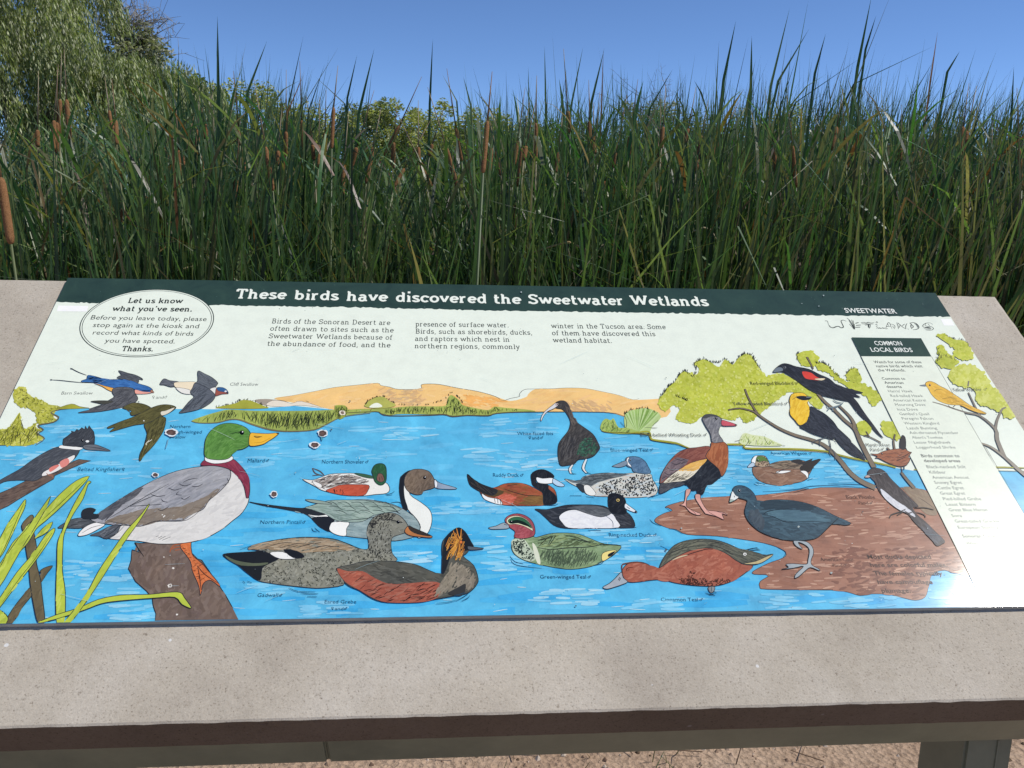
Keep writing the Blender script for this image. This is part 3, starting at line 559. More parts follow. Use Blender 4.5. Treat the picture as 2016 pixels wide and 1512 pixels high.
s2 = a.fill(1, '-60,1300 60,1290 140,1180 160,1175 175,1290 230,1280 290,1240 280,1280 320,1300 280,1330 340,1365 290,1400 200,1425 0,1420 -60,1420', 'b2b548', 0)
a.blots(s2, 200, 3, OL); a.strokes(s2, 80, 65, 22, 1, ['33351c','4a4d24'], 25)
a.line(1, '30,1400 90,1280 150,1180|60,1400 110,1300 180,1220|90,1410 130,1310 150,1200|20,1350 0,1300', 1.4, '8c9030')
a.line(1, '455,1130 560,1100 620,1120 700,1130|280,1420 350,1370 300,1330 340,1300 300,1265 420,1240 460,1200 400,1165 480,1140 620,1130', 3, '6a6650')
p = a.fill(1, '460,1130 530,1105 575,1100 640,1125 700,1130 500,1137', 'a8a83c', 0)
rewind(LK0); a = picture('painted_far_shore', 'painted reed bank along the far side of the lake', 6)
RG = ['8fa04a','a6b35a','7c8f3c','b5bf66','98a850']
p = a.fill(1, '1500,1228 1600,1190 1700,1160 1800,1140 1989,1150 2400,1150 2700,1140 2950,1155 2700,1190 2560,1250 2460,1295 2280,1308 2130,1295 1989,1255 1880,1218 1800,1215 1700,1240 1560,1245', '9fae5a', 0)
a.strokes(p, 260, 82, 18, 2.2, RG, 14); a.strokes(p, 240, 80, 20, 1, ['232a18','3a4426'], 18)
a.line(1, '1500,1232 1560,1246 1700,1244 1800,1220 1880,1222 1989,1262 2130,1302 2280,1312 2460,1300 2560,1256 2680,1200 2900,1170', 3, '77704e')
a.fill(1, '1690,1128 1760,1110 1850,1090 1890,1068 1950,1068 1989,1080 2060,1110 2100,1130 1900,1136', 'a9aa42', 0)
a.fringe(T(1,'1690,1125 1760,1110 1850,1090 1890,1066 1950,1066 2040,1100 2090,1125'), 36, 3.5, 1, ['2c2e1c'])
p = a.fill(9, '960,1005 1050,1005 1060,1060 1290,1050 1330,1065 1400,1080 1500,1070 1700,1075 1830,1070 1900,1085 2016,1078 2180,1080 2250,1062 2420,1052 2560,1050 2480,1035 2300,1020 2230,1012 2180,1040 2060,1020 1980,1000 1950,960 1890,920 1860,950 1850,1000 1800,1010 1700,1010 1560,1010 1440,1020 1320,1030 1180,1030 1060,1035', 'a4b05a', 0)
a.strokes(p, 220, 85, 9, 1.6, RG, 20); a.strokes(p, 200, 84, 9, 1, ['232a18','38421f'], 20)
p = a.fill(9, '965,1012 1055,1012 1065,1060 1030,1105 990,1105', '94a048', 0); a.strokes(p, 40, 82, 10, 1, ['2c3420'], 18)
a.fill(9, '1200,1010 1230,970 1290,940 1350,935 1400,970 1450,1000 1400,1020 1300,1028', 'b4b55c', 0)
a.fill(9, '1240,1020 1270,990 1310,985 1340,1015', 'eef2e0', 0)
a.fringe(T(9,'1200,1008 1230,970 1290,940 1350,933 1400,965 1450,995 1560,1005 1700,1000 1840,960 1890,900 1950,940 1990,1000'), 80, 3.5, 1, ['24261a'])
a.line(9, '1060,1062 1290,1052 1330,1068 1400,1086 1700,1082 1830,1076 1900,1092 2016,1082 2180,1086 2250,1066 2480,1056 3100,1057 3260,1090', 2.6, '5f5742')
a.dab(9, 1025,1062, 24,20,'e9dfcf',0,jag=.2); a.dab(9, 1025,1062, 14,12,'7a6a5c',0,jag=.2)
# right bank with bushes
LF = LAYER[0]; rewind(LK0); a = picture('painted_right_shore', 'painted bank with yellow green bushes right of the lake', 7)
YG = ['b9c044','c0c64c','b0b83c','c8cd5a','bcc64a']
p = a.fill(5, '225,430 270,375 300,330 350,290 390,230 430,205 520,230 540,180 500,140 580,110 640,140 700,170 745,110 800,155 850,100 900,70 950,80 985,140 1030,200 1075,250 1110,230 1200,225 1320,290 1440,350 1510,480 1460,495 1400,440 1340,380 1230,370 1180,410 1100,470 920,610 860,560 800,590 700,570 600,580 560,560 500,610 400,600 360,560 390,500 340,470 290,510 240,500', 'c0c650', 0)
a.blots(p, 800, 3.6, YG); a.blots(p, 400, 2.4, ['ccd26a','d2d678','c4cb5c'])
a.fringe(T(5,'225,430 270,375 300,330 350,290 390,230 430,205 500,260 520,190 500,140 580,110 640,140 700,140 745,110 800,155 850,100 900,70 950,80 985,140 1030,200'), 170, 5, 1.1, ['26281a'])
a.fringe(T(5,'360,400 430,430 450,440|'.replace('|','')), 20, 5, 1.1, ['26281a'])
for q, n in (('1310,75 1380,45 1440,60 1475,110 1450,150 1390,170 1330,140',70),('1450,150 1500,140 1560,170 1600,220 1700,290 1800,300 1900,350 1960,420 1900,470 1850,400 1780,360 1640,290 1560,220 1480,190',190),('1690,240 1720,200 1765,180 1800,230 1805,290 1740,290',50),('1780,610 1850,600 1890,650 1870,700 1800,690',45),('1975,610 2050,600 2110,640 2130,720 2080,735 1990,700',60)):
    p = a.fill(5, q, 'bcc34a', 0); a.blots(p, n, 3.6, YG)
a.fringe(T(5,'1310,150 1310,75 1320,60'), 16, 4, 1.1, ['26281a']); a.fringe(T(5,'1450,150 1500,140 1550,165 1590,210 1640,260 1690,240 1720,200 1765,180 1800,240'), 60, 5, 1.1, ['26281a'])
p = a.fill(4, '1245,285 1225,230 1230,180 1260,155 1300,150 1350,140 1400,150 1450,185 1440,215 1400,250 1380,290 1330,300', 'b4cc88', 0)
for i in range(34):
    t = i/33; x = 1232+t*214; y = 170-30*math.sin(math.pi*t)
    a.line(4, '%g,290 %g,%g %g,%g' % (1310+8*(t-.5), 1310+(x-1310)*.6, 290-(290-y)*.55, x, y), 2.6, a.r.choice(['8fb25c','a8c678','7fa24e','c0d698']))
a.fringe(T(4,'1225,180 1260,155 1350,138 1440,180'), 30, 5, 1.1, ['20281a'])
a.line(4, '1232,280 1240,230 1225,180|1400,250 1435,215|1350,260 1400,262 1430,262|1240,270 1200,225', 1, '26301c')
p = a.fill(4, '1085,280 1085,230 1110,205 1140,215 1160,205 1190,260 1240,262 1320,292 1200,300', 'a5bb62', 0)
a.strokes(p, 70, 70, 14, 1.6, ['b9cc7a','7f9c44','33401f'], 25)
a.line(4, '1085,280 1130,290 1310,297 1385,308 1390,335 1470,350 1530,362', 3.4, '7a7526')
a.line(5, '0,690 80,682 150,680 165,735 230,750 360,768 430,795 480,815', 4.6, 'a3a23a'); a.line(5, '0,696 150,690 158,740 230,758 360,778 480,818', 1.6, '4c4a22')
a.line(5, '760,778 890,780 905,808 1100,812 1330,816 1530,832 1640,862 1760,890 1989,935 2080,960', 4.6, 'a3a23a', w2=5)
a.line(5, '760,786 885,790 900,816 1100,822 1330,826 1530,843 1640,874 1989,948', 1.6, '55531f')
a.line(8, '860,378 1000,380 1400,362 1660,368', 4, 'a3a23a'); a.line(8, '1400,386 1660,392', 1.5,'55531f')
p = a.fill(5, '880,780 870,720 900,690 960,705 1040,715 1090,735 1140,760 1180,790', 'd6dfae', 0)
a.strokes(p, 30, 80, 8, 1.6, ['b5c57c','a6b968'], 25)
a.line(5, '910,785 930,750 920,730|950,760 930,780|985,780 990,745|1050,730 1085,780 1110,755|1020,780 1040,775|820,755 880,740|1150,780 1215,790', 1.1)
a.fill(6, '1290,425 1340,420 1420,460 1500,470 1545,500 1590,600 1560,630 1470,625 1420,570 1440,540 1370,490 1310,450', 'c6ca58', 0); a.blots(a.last, 120, 3.4, YG)
a.fringe(a.last[3:14], 30, 4, 1, ['2c2e1c'])
a.fill(6, '1285,520 1340,520 1370,570 1430,610 1460,650 1430,690 1400,710 1330,690 1285,650 1310,600', 'bcc24c', 0); a.blots(a.last, 90, 3.4, YG)
a.fringe(T(6,'1285,520 1310,590 1285,650 1340,600 1400,620 1440,640'), 36, 5, 1, ['2c2e1c'])
a.fill(6, '1400,720 1470,680 1560,680 1640,710 1710,800 1750,860 1860,960 1930,1100 1850,1110 1820,1060 1700,1020 1620,970 1610,900 1560,860 1470,850 1400,800', 'ccd062', 0); a.blots(a.last, 420, 4.5, ['cdd164','c4ca56','d4d874','bfc550'])
p = None
# mud bank
LR = LAYER[0]; rewind(LK0); a = picture('painted_mud_bank', 'painted brown mud bank under the coot', 8)
mud = T(7, '690,315 740,345 680,365 610,405 608,440 700,480 770,495 860,535 1100,548 1400,590 1560,630 1640,680 1620,720 1500,765 1385,825 1390,850 1510,858 1440,905 1435,950 1500,970 2016,975')+T(8, '150,1230 300,1230 400,1248 480,1270 560,1258 680,1262 780,1285 870,1303 940,1280 965,1200 990,1120 1080,1090 1270,1110 1040,700 970,548 900,515 780,505 560,512 200,505 0,545')+T(5, '1400,1120 1230,1150 980,1178 760,1185 600,1195 420,1222 300,1255 280,1272')
p = a.fill(0, mud, 'a0735f', 1.2, '4a3c38')
a.strokes(p, 520, 2, 46, 6.5, ['9c6f5c','a37662','956854','a67c69','a0725e','91644f','9a6d59'], 6)
a.strokes(p, 200, 2, 26, 3, ['c29a84','b98f7a'], 5); a.strokes(p, 240, 4, 16, 4, ['7d5546','84594a'], 14, box=(1640,1960,1080,1190))
p = T(8,'780,508 860,505 960,545 1010,640 1020,700 940,690 860,600'); a.fill(0, p, '8c7a66', 0); a.strokes(a.last, 50, -45, 14, 3, ['84715c','96856f'], 10)
a.line(8, '890,575 960,620 1010,660', 1.1,'40362e'); a.line(5, '1040,1148 1200,1140 1330,1125 1420,1105 1600,1100 1850,1118', 1.1, '1f4c66'); a.line(5, '1550,1086 1750,1090 1880,1100', 1, '1f4c66')
a.line(7, '560,415 590,445 650,468|710,490 760,495 820,530|1580,640 1640,675 1620,715', 1.1, '1f4c66')
LM = LAYER[0]; LB = max(LR, LM)+1
# trees the perching birds sit on
rewind(LB)
BR, BC = '7f7362', '3c342c'
def limb(fr, pts, w0, w1):
    a = picture('painted_branch', None, 9)
    q = smooth(T(fr, pts), False)
    a.ribbon(q, w0+2.4, lin(BC), taper=False, w2=w1+2.2); a.ribbon(q, w0, lin(BR), taper=False, w2=w1)
limb(5, '900,345 920,400 960,480 1000,540', 2, 4); limb(5, '770,510 860,497 960,520 1000,545 1080,600 1180,660 1300,710 1440,750 1540,800 1640,900 1720,1000 1810,1070 1920,1120', 1.5, 14)
limb(5, '1385,95 1410,140 1435,190', 4, 1.5); limb(5, '1470,385 1530,450 1600,510 1680,590 1760,660 1800,750 1850,850 1910,960', 6, 11); limb(5, '1640,480 1720,560 1755,620 1755,660', 5, 8)
limb(8, '505,138 550,150 625,188', 1, 1.5); limb(8, '520,110 545,150', 1, 1.5)
limb(8, '770,400 800,440 860,510', 5, 8); limb(8, '725,130 715,180 722,235', 1.2, 3); limb(8, '668,224 690,245', 3, 3)
LBR = LAYER[0]; rewind(LB); draw_column(); LC = LAYER[0]
# ---- birds (pictures that do not touch each other start again at the same ink level)
L0 = LK0+1
rewind(L0)
a = picture('painted_kingfisher', 'painted grey kingfisher with spiky crest on a branch', 10)
p = a.fill(2, '-60,560 0,545 70,515 180,460 290,415 380,395 440,370 520,320 560,305 645,315 560,345 470,385 390,420 380,445 300,490 240,525 130,590 60,635 -60,690', '6b5a50', 1.4, sm=False)
a.strokes(p, 70, 25, 16, 2.4, ['5c4d45','7d6c60','4c3f39'], 8)
p = a.fill(2, '-40,480 40,430 140,375 230,310 330,250 420,215 500,230 560,235 555,265 520,310 470,340 430,360 400,400 330,410 270,450 230,460 180,455 100,455 30,465 -40,500', '4b4e54', 1.3)
a.strokes(p, 150, 30, 14, 1.8, ['3c3f45','5b5f66','62666c','43464c'], 8)
a.fill(2, '430,330 480,295 530,275 520,310 440,370 370,405 300,425 310,395 380,360', 'e8e4e0', 1); a.fill(2, '425,325 480,298 490,335 440,365', 'dd8a80', 0); a.fill(2, '350,370 400,345 420,352 360,395', 'd98076', 0)
a.fill(2, '420,225 435,205 500,212 560,218 590,225 560,240 500,235', 'eeeeea', 1)
p = a.fill(2, '445,190 450,160 480,140 510,115 505,105 530,110 545,92 560,100 580,80 600,92 605,68 620,90 632,65 645,85 665,110 672,150 670,195 640,205 590,215 520,215 450,208', '3e4146', 1.2, sm=False)
a.strokes(p, 60, 40, 12, 1.5, ['2b2d31','565a60','484c52'], 15)
a.fill(2, '600,205 670,200 730,220 785,247 700,243 620,238 590,222', '6e7278', 1.2); a.line(2, '600,215 690,225 780,246', 1)
a.eye(2, 585,172,9); a.dab(2, 620,178, 13,8,'eceeee')
a.line(2, '330,405 350,420 370,425 380,440|350,410 380,420', 2, '9a6a55')
a = picture('painted_barn_swallow', 'painted blue swallow with orange belly', 11)
a.line(1, '680,872 620,850 570,825 552,815|650,930 560,922 470,912 395,908', 1.6, '30343c'); a.dab(1,402,908,9,4,'30343c'); a.dab(1,562,822,10,4,'30343c')
p = a.fill(1, '930,835 1000,855 1060,870 1110,895 1118,910 1090,905 1085,930 1050,935 990,910 920,895 930,880 950,870', '55585e', 1.2)
a.strokes(p, 30, -20, 10, 1.4, ['3a3d42','6c7076'], 10)
a.fill(1, '740,935 800,960 850,990 900,1005 910,970 800,940', 'eeb054', 1)
p = a.fill(1, '690,872 760,885 830,905 920,905 1000,910 1060,930 1110,945 1160,960 1195,985 1180,1005 1120,1000 1060,985 980,985 900,975 800,950 740,932 650,928 640,915 680,900', '3f71ae', 1.2)
a.strokes(p, 120, -12, 16, 2.4, ['3566a4','4a7cba','2c5590','4474b2'], 8); a.strokes(p, 30, -8, 14, 1.2, ['16243c'], 6, box=(160,200,738,755))
a.fill(1, '1060,985 1120,1000 1180,1005 1190,1010 1150,1018 1090,1020 1060,1015', 'eaa898', 1); a.fill(1, '1185,985 1208,1008 1180,1005', 'b07a60', .8)
a.line(1, '1110,990 1150,995 1180,990', 2.2, '14181e')
p = a.fill(1, '890,975 960,965 1040,975 1055,1010 1080,1050 1065,1080 1000,1110 930,1130 860,1145 760,1160 620,1168 640,1158 720,1140 700,1135 780,1115 850,1070 895,1040 880,1010', '5b5c60', 1.3)
a.strokes(p, 120, 25, 22, 1.8, ['47484c','6d6e73','3a3b3f','626368'], 15); a.line(1, '890,1060 800,1120|930,1070 820,1150|980,1070 880,1140|1030,1075 960,1120', 1)
a = picture('painted_rough_winged_swallow', 'painted olive brown swallow with spread wings', 12)
a.fill(1, '712,1078 760,1072 840,1072 890,1080 820,1100 760,1090', '4a4a42', 1)
p = a.fill(1, '960,1130 1020,1095 1060,1088 1130,1100 1180,1125 1175,1140 1110,1165 1040,1190 1020,1170 1030,1150', '5a5630', 1.3); a.strokes(p, 40, -20, 14, 1.8, ['4b4828','69643c'], 20)
p = a.fill(1, '1380,1125 1330,1105 1260,1105 1180,1130 1110,1165 1030,1205 960,1230 850,1275 850,1290 900,1280 860,1315 890,1310 960,1290 1050,1265 1120,1255 1180,1240 1250,1205 1290,1185 1340,1160', '5f5b35', 1.3)
a.strokes(p, 130, 25, 18, 2, ['524e2c','6d683e','474426','625e38'], 10)
a.fill(1, '1260,1180 1262,1158 1300,1150 1370,1125 1330,1165 1280,1188', 'ded8c6', .8)
p = a.fill(1, '1130,1260 1180,1240 1250,1200 1295,1205 1298,1240 1280,1310 1230,1390 1180,1450 1130,1500 1100,1545 1090,1530 1100,1480 1120,1440 1150,1370 1150,1320', '5c5932', 1.3)
a.strokes(p, 120, 60, 20, 1.8, ['4a4828','6c683e','3c3a20','726d42'], 10); a.line(1, '1160,1300 1130,1420 1105,1510|1200,1290 1170,1400 1120,1500|1240,1270 1200,1400|1280,1240 1250,1340', 1, '2a2818')
a.eye(1,1340,1125,6); a.dab(1,1128,1230,5,5,'e8e8e0'); a.line(1,'1150,1400 1180,1385 1190,1375|1150,1420 1145,1410 1170,1380',1.6,'d8d4c4')
a = picture('painted_cliff_swallow', 'painted grey swallow with blue cap', 13)
p = a.fill(1, '1255,935 1285,900 1330,915 1400,925 1380,955 1340,965 1290,950 1258,948', '63676e', 1.2); a.strokes(p, 26, -10, 12, 1.4, ['474b52','767a82'], 8)
a.fill(1, '1370,930 1450,925 1540,930 1540,990 1480,1000 1390,975 1365,955', 'efe0c2', 1); a.fill(1, '1380,970 1480,985 1500,1010 1480,1022 1420,1010', 'e8e6de', .9)
p = a.fill(1, '1550,840 1600,860 1660,890 1705,930 1700,950 1680,970 1640,980 1560,950 1520,940 1550,915', '60656c', 1.2); a.strokes(p, 40, -35, 14, 1.4, ['484d54','747a80'], 12)
a.fill(1, '1640,985 1680,968 1700,980 1690,1030 1650,1000', 'e6e4de', .8)
a.fill(1, '1700,970 1740,970 1775,990 1788,1015 1740,1020 1690,1035 1688,1005', 'a05a4c', 1); p = a.fill(1, '1700,972 1740,968 1775,985 1785,1010 1755,1005 1710,995', '3a6494', .8); a.dab(1,1768,1000,9,7,'e8e8e8'); a.line(1,'1770,1005 1790,1018',2.2)
p = a.fill(1, '1530,935 1600,960 1650,990 1685,1030 1670,1070 1620,1110 1560,1140 1480,1160 1405,1170 1430,1140 1480,1080 1520,1040 1490,1010 1510,970', '5f646c', 1.3)
a.strokes(p, 100, 38, 20, 1.6, ['4c5158','6f757d','40454c'], 14); a.line(1, '1540,1040 1480,1110 1420,1165|1590,1050 1520,1120|1640,1060 1570,1125', 1)
rewind(L0); a = picture('painted_stump', 'painted brown stump under the mallard', 14)
p = a.fill(2, '955,895 1000,900 1100,895 1280,900 1350,960 1400,1010 1430,1020 1450,1050 1560,1210 1600,1270 1650,1360 1690,1440 1100,1448 1105,1400 1085,1340 1080,1290 1040,1240 960,1170 910,1080 930,1020 935,950 990,965', '75645a', 1.6, sm=False)
a.strokes(p, 420, 70, 24, 5, ['6c5c52','7d6c61','65554b','83736a','71605a'], 35); a.line(2, '960,895 975,930 1020,995|935,945 990,965', 1.6)
for x, y, r in ((1162,998,5),(1228,1077,8),(1255,1405,8)): a.dab(2,x,y,r,r*.8,'e8e4dc',jag=.3)
a.dab(2,1205,1200,15,15,'e8e4dc',jag=.3); a.dab(2,1207,1200,7,8,'75645a')
a = picture('painted_mallard', 'painted green headed duck standing on the stump', 15)
p = a.fill(2, '1285,900 1350,885 1355,930 1370,990 1430,1040 1480,1100 1540,1170 1560,1210 1500,1165 1460,1170 1435,1200 1430,1240 1418,1272 1415,1230 1400,1180 1365,1100 1350,1030 1300,960 1280,930', 'd07444', 1.4)
a.strokes(p, 40, -50, 10, 1.8, ['bf6438','dc8454'], 15); a.line(2, '1400,1060 1415,1140 1425,1230|1400,1060 1450,1120 1540,1180', 1.3); a.strokes(p, 30, 10, 6, 1, ['5a2c18'], 10, box=(355,405,1075,1150)); a.line(2,'1290,905 1240,912 1215,935 1205,965|1285,925 1240,930 1220,945|1280,945 1240,950',2.2,'a85c38')
p = a.fill(2, '410,790 500,735 580,720 640,722 700,690 760,740 640,780 560,795 470,792', '585c60', 1.4); a.strokes(p, 40, 12, 16, 1.8, ['44484c','7a7e82','2c2f33'], 10)
p = a.fill(2, '745,860 800,820 900,760 1100,740 1300,700 1480,560 1600,350 1680,400 1740,500 1765,590 1720,680 1650,740 1560,810 1440,870 1300,900 1120,905 980,885 850,875', 'dedcd8', 1.5)
a.strokes(p, 200, 30, 30, 5, ['e2e0dc','d6d4d0','dbd9d6','cfcdca'], 20); a.line(2, '1105,855 1125,848|1120,865 1150,850|1130,875 1175,850|1150,880 1210,855', 1.1)
p = a.fill(2, '640,845 700,820 780,780 850,770 830,830 760,870 700,850', '5a5e64', 1); a.strokes(p, 30, 30, 14, 1.6, ['3e4248','7e8288'], 10)
a.fill(2, '555,850 570,815 620,775 690,752 745,768 700,800 620,840', 'eceae8', 1.4); a.line(2, '580,830 650,790 730,770|740,855 800,820 850,770|760,865 830,830 880,780', 1)
p = a.fill(2, '700,690 800,620 950,530 1100,450 1250,390 1400,360 1520,352 1620,370 1635,430 1600,490 1540,550 1480,600 1440,660 1370,690 1300,735 1200,742 1100,750 1000,780 900,775 720,760 640,730', 'a3a3a8', 1.5)
a.strokes(p, 500, 28, 34, 4, ['989aa0','a9a9ae','b4b4ba','8e8f94','9f9fa4'], 8)
q = T(2, '720,755 860,700 1000,660 1150,650 1300,640 1480,560 1560,500 1610,450 1600,490 1540,550 1440,655 1370,690 1300,735 1100,748 1000,778 860,772')
a.strokes(q, 330, 25, 30, 4, ['85796c','92877a','7a6e62','8d8276'], 10)
q = T(2, '650,725 760,650 900,560 1040,480 1000,540 900,610 800,690 740,750'); a.strokes(q, 190, 30, 24, 3.5, ['5c5d62','6c6d72','4a4b50'], 8)
a.line(2, '780,720 900,650 1050,560 1200,480|905,645 1030,590 1100,560|1070,555 1120,570 1175,560|1195,510 1240,525 1290,510|1270,480 1310,495 1360,480|1360,495 1400,500 1440,480|1270,535 1250,555 1290,560|1285,580 1310,590 1350,565|1145,590 1160,605 1190,610|1120,660 1150,670 1200,640|910,640 1000,635 1150,625|1610,440 1620,470 1580,495|1500,570 1480,600|760,740 900,770 1000,780 1100,745 1200,745 1330,735 1440,650|1300,470 1340,450 1400,440', 1.2, '34343a')
p = a.fill(2, '580,700 590,665 640,650 680,665 660,690 700,700 690,725 640,730 590,725', '2c2f33', 1.2)
a.fill(2, '1425,350 1455,310 1520,335 1600,330 1650,305 1700,345 1750,410 1770,480 1768,560 1748,580 1730,500 1690,430 1620,375 1520,352', '8c3a4c', 1.4); a.strokes(a.last, 60, -50, 14, 3, ['84344a','984858','7a2e40'], 12)
a.fill(2, '1452,310 1460,288 1520,308 1600,305 1645,285 1650,308 1600,330 1520,338 1470,325', 'eeeeec', 1.2)
p = a.fill(2, '1455,290 1450,220 1460,160 1490,110 1540,70 1600,52 1670,55 1740,80 1775,120 1790,170 1770,205 1720,235 1660,245 1640,285 1600,308 1520,310', '5f8f42', 1.5)
a.strokes(p, 300, lambda x, y: 70-(x-405)*.9, 20, 3, ['568638','68984a','4c7a34','72a052','609044'], 15)
a.fill(0, T(3,'322,185 360,185 440,188 500,183 512,188 480,215 440,240 400,262 320,272 310,230'), 'f0b93c', 1.4); a.line(3, '345,208 365,215 390,210|345,205 400,210', 1.6); a.line(3,'345,250 400,245 460,215',1,'a87c20'); a.dab(3,505,187,9,5,'4a4030')
a.eye(2,1715,118,16); a.line(2, '1630,130 1660,120 1700,112 1685,125', 1.3)
for x, y in ((1152,700),(1168,708),(1160,715)): a.dab(2,x,y,5,4,'eceae6',jag=.3)
a = picture('painted_foreground_reeds', 'painted lime green reed blades at the lower left', 16)
def blade(fr, pts, cols=('b7c64a','c9d465','a5b63e'), mid='5a6a24'):
    q = a.fill(fr, pts, cols[0], 1.4); a.strokes(q, 34, lambda x, y: 60, 26, 3.6, cols, 12)
BRN = ('6c6148','7a6e54','5e543e')
blade(2, '40,1470 90,1370 200,1230 290,1130 285,1100 320,1075 375,1062 340,1110 300,1170 230,1270 150,1370 90,1470', BRN)
blade(2, '155,775 215,705 240,715 235,780 250,860 265,960 260,1040 290,1160 300,1260 320,1460 270,1460 240,1340 215,1180 205,1060 185,940 180,850', BRN)
blade(2, '-200,1280 0,1050 90,900 150,840 200,770 300,690 420,560 540,460 635,428 560,520 440,640 330,740 260,800 200,900 110,1000 0,1180 -150,1400')
blade(2, '-60,980 0,870 60,760 130,660 182,590 178,650 140,730 80,860 20,980 -60,1060'); blade(2, '-80,1240 30,1020 130,870 190,800 270,690 320,620 360,568 330,650 250,790 180,900 100,1040 0,1210')
blade(2, '250,870 300,800 375,750 340,820 260,865'); blade(2, '-100,1420 0,1290 120,1110 240,970 320,850 385,795 385,830 330,920 230,1060 120,1200 0,1360 -80,1440')
a.line(2, '20,1320 150,1140 260,1000 370,830|0,1000 60,880 170,620|300,740 440,610 610,450', 1.2, '4c5a20')
blade(2, '-60,1380 0,1375 60,1430 30,1480 -60,1470')
blade(2, '405,1465 398,1250 405,1050 410,900 440,820 480,720 540,600 600,500 625,462 648,470 625,490 590,590 520,700 460,830 448,930 445,1100 465,1250 458,1465')
blade(2, '270,1465 400,1410 560,1360 700,1300 860,1270 1060,1265 1200,1250 1280,1252 1310,1290 1358,1362 1290,1335 1240,1285 1100,1290 850,1310 720,1330 600,1375 400,1440')
blade(2, '455,1465 540,1360 620,1250 700,1100 800,950 900,810 1000,700 1055,625 1050,650 980,760 880,900 770,1080 680,1220 590,1350 500,1465')
rewind(L0); a = picture('painted_shoveler', 'painted duck with green head turned and rust red flank', 17)
p = a.fill(3, '672,495 740,500 800,480 860,460 940,455 1020,455 1080,470 1150,490 1200,520 1240,520 1262,560 1240,590 1160,598 1080,608 960,605 880,590 800,568 760,545', 'e9e8e2', 1.4)
q = T(3,'680,497 760,500 860,462 1000,458 1120,500 1130,530 1050,525 900,540 820,565 770,550'); a.strokes(q, 170, 15, 18, 1.8, ['8c8078','a59c94','6a625c','b8b0a8'], 12); a.strokes(q, 40, 12, 14, 1, [INK], 14)
a.line(3,'740,420 790,440 820,470|738,420 760,455 810,470|740,470 800,465',2.2,'5c544e'); a.fill(3,'740,505 800,530 795,555 760,540','edece8',.8); a.fill(3, '1020,455 1080,458 1150,475 1145,490 1080,480','3f6248',1)
p = a.fill(3, '830,572 880,550 940,532 1040,530 1120,535 1115,570 1080,606 960,604 880,590', 'c0563c', 1.2); a.strokes(p, 70, 20, 16, 3, ['b84e36','ca6046','c45a40'], 12); a.strokes(p,10,100,6,1,[INK],10,box=(655,680,965,975))
p = a.fill(3, '1148,470 1140,440 1155,405 1180,390 1215,390 1235,410 1240,450 1238,500 1220,530 1190,535 1160,510', '2f5a3c', 1.4); a.strokes(p, 60, 80, 8, 2, ['285034','3a6a48'], 20)
a.fill(3, '1175,500 1180,465 1195,455 1215,465 1225,500 1205,515', '7c5a50', 1.1); a.line(3,'1190,480 1195,505|1208,475 1212,500',1); a.line(3,'1230,600 1275,590 1295,575|1240,605 1280,600',1,'1d4c6c')
a = picture('painted_pintail', 'painted grey pintail duck with brown head and white neck', 18)
p = a.fill(3, '312,648 380,660 480,675 600,690 680,690 740,670 820,650 900,640 1000,635 1100,632 1200,645 1280,665 1340,690 1360,700 1440,760 1470,830 1440,880 1300,912 1150,900 1000,885 900,865 830,835 770,800 740,765 690,730 600,708 500,690 400,672', '8fa4a6', 1.4)
a.strokes(p, 260, -8, 20, 3, ['84999c','9bb0b0','7a8f92','a6b8b8'], 10)
a.fill(3, '315,650 400,662 500,675 640,690 720,690 800,690 850,720 880,730 800,745 720,740 640,712 500,690 400,672', '2a2e32', 1); a.fill(3, '700,732 780,742 885,725 860,745 780,755','f0f0ec',.8)
a.fill(3, '740,755 860,750 890,770 860,810 855,850 800,825 765,795', '23262c', 1); a.fill(3, '880,785 960,780 990,795 970,830 965,878 900,870 855,840 860,805', 'f2f2ee', 1)
p = a.fill(3, '690,690 740,672 850,640 1000,635 1130,640 1240,660 1340,700 1250,720 1150,740 1080,780 960,785 880,765 800,715', '94a89f', 1.2)
a.strokes(p, 150, -12, 26, 2, ['a8bab2','80958c','6c8078','9aaea6'], 12)
for i in range(16): x = 820+i*30; a.line(3, '%g,%g %g,%g %g,%g' % (x, 655+(i%3)*25, x+55, 650+(i%3)*30, x+95, 680+(i%3)*26), 1.1, '2c3836')
a.fill(3,'692,632 760,635 840,650 870,665 780,660 720,648','8a9c94',1.2); a.line(3,'900,785 1000,770 1080,765 1160,750 1240,725|1280,680 1320,720',1.2)
p = a.fill(3, '1330,520 1345,470 1380,520 1400,600 1470,650 1530,700 1548,760 1535,830 1500,880 1450,890 1470,820 1440,760 1385,700 1350,620', 'eceee8', 1.4)
a.fill(3, '1352,690 1330,600 1328,530 1345,470 1400,435 1375,490 1358,540 1362,620 1385,700', '1f2328', 1)
p = a.fill(3, '1360,500 1380,455 1420,430 1480,428 1530,445 1560,490 1568,530 1560,555 1490,575 1480,595 1440,600 1390,580 1365,545', '79695a', 1.4); a.strokes(p, 110, 60, 12, 2.6, ['6e5f50','857565','625446'], 25)
a.fill(3, '1565,495 1600,520 1700,550 1710,562 1640,563 1570,552', '93a4b8', 1.3); a.fill(3,'1565,498 1585,520 1580,550 1568,548','e4e8ec',.8); a.eye(3,1498,485,11)
a.line(3,'735,825 745,845 770,850|755,822 770,838 790,852',1,'1d4c6c')
a = picture('painted_gadwall', 'painted mottled grey duck with black rump', 19)
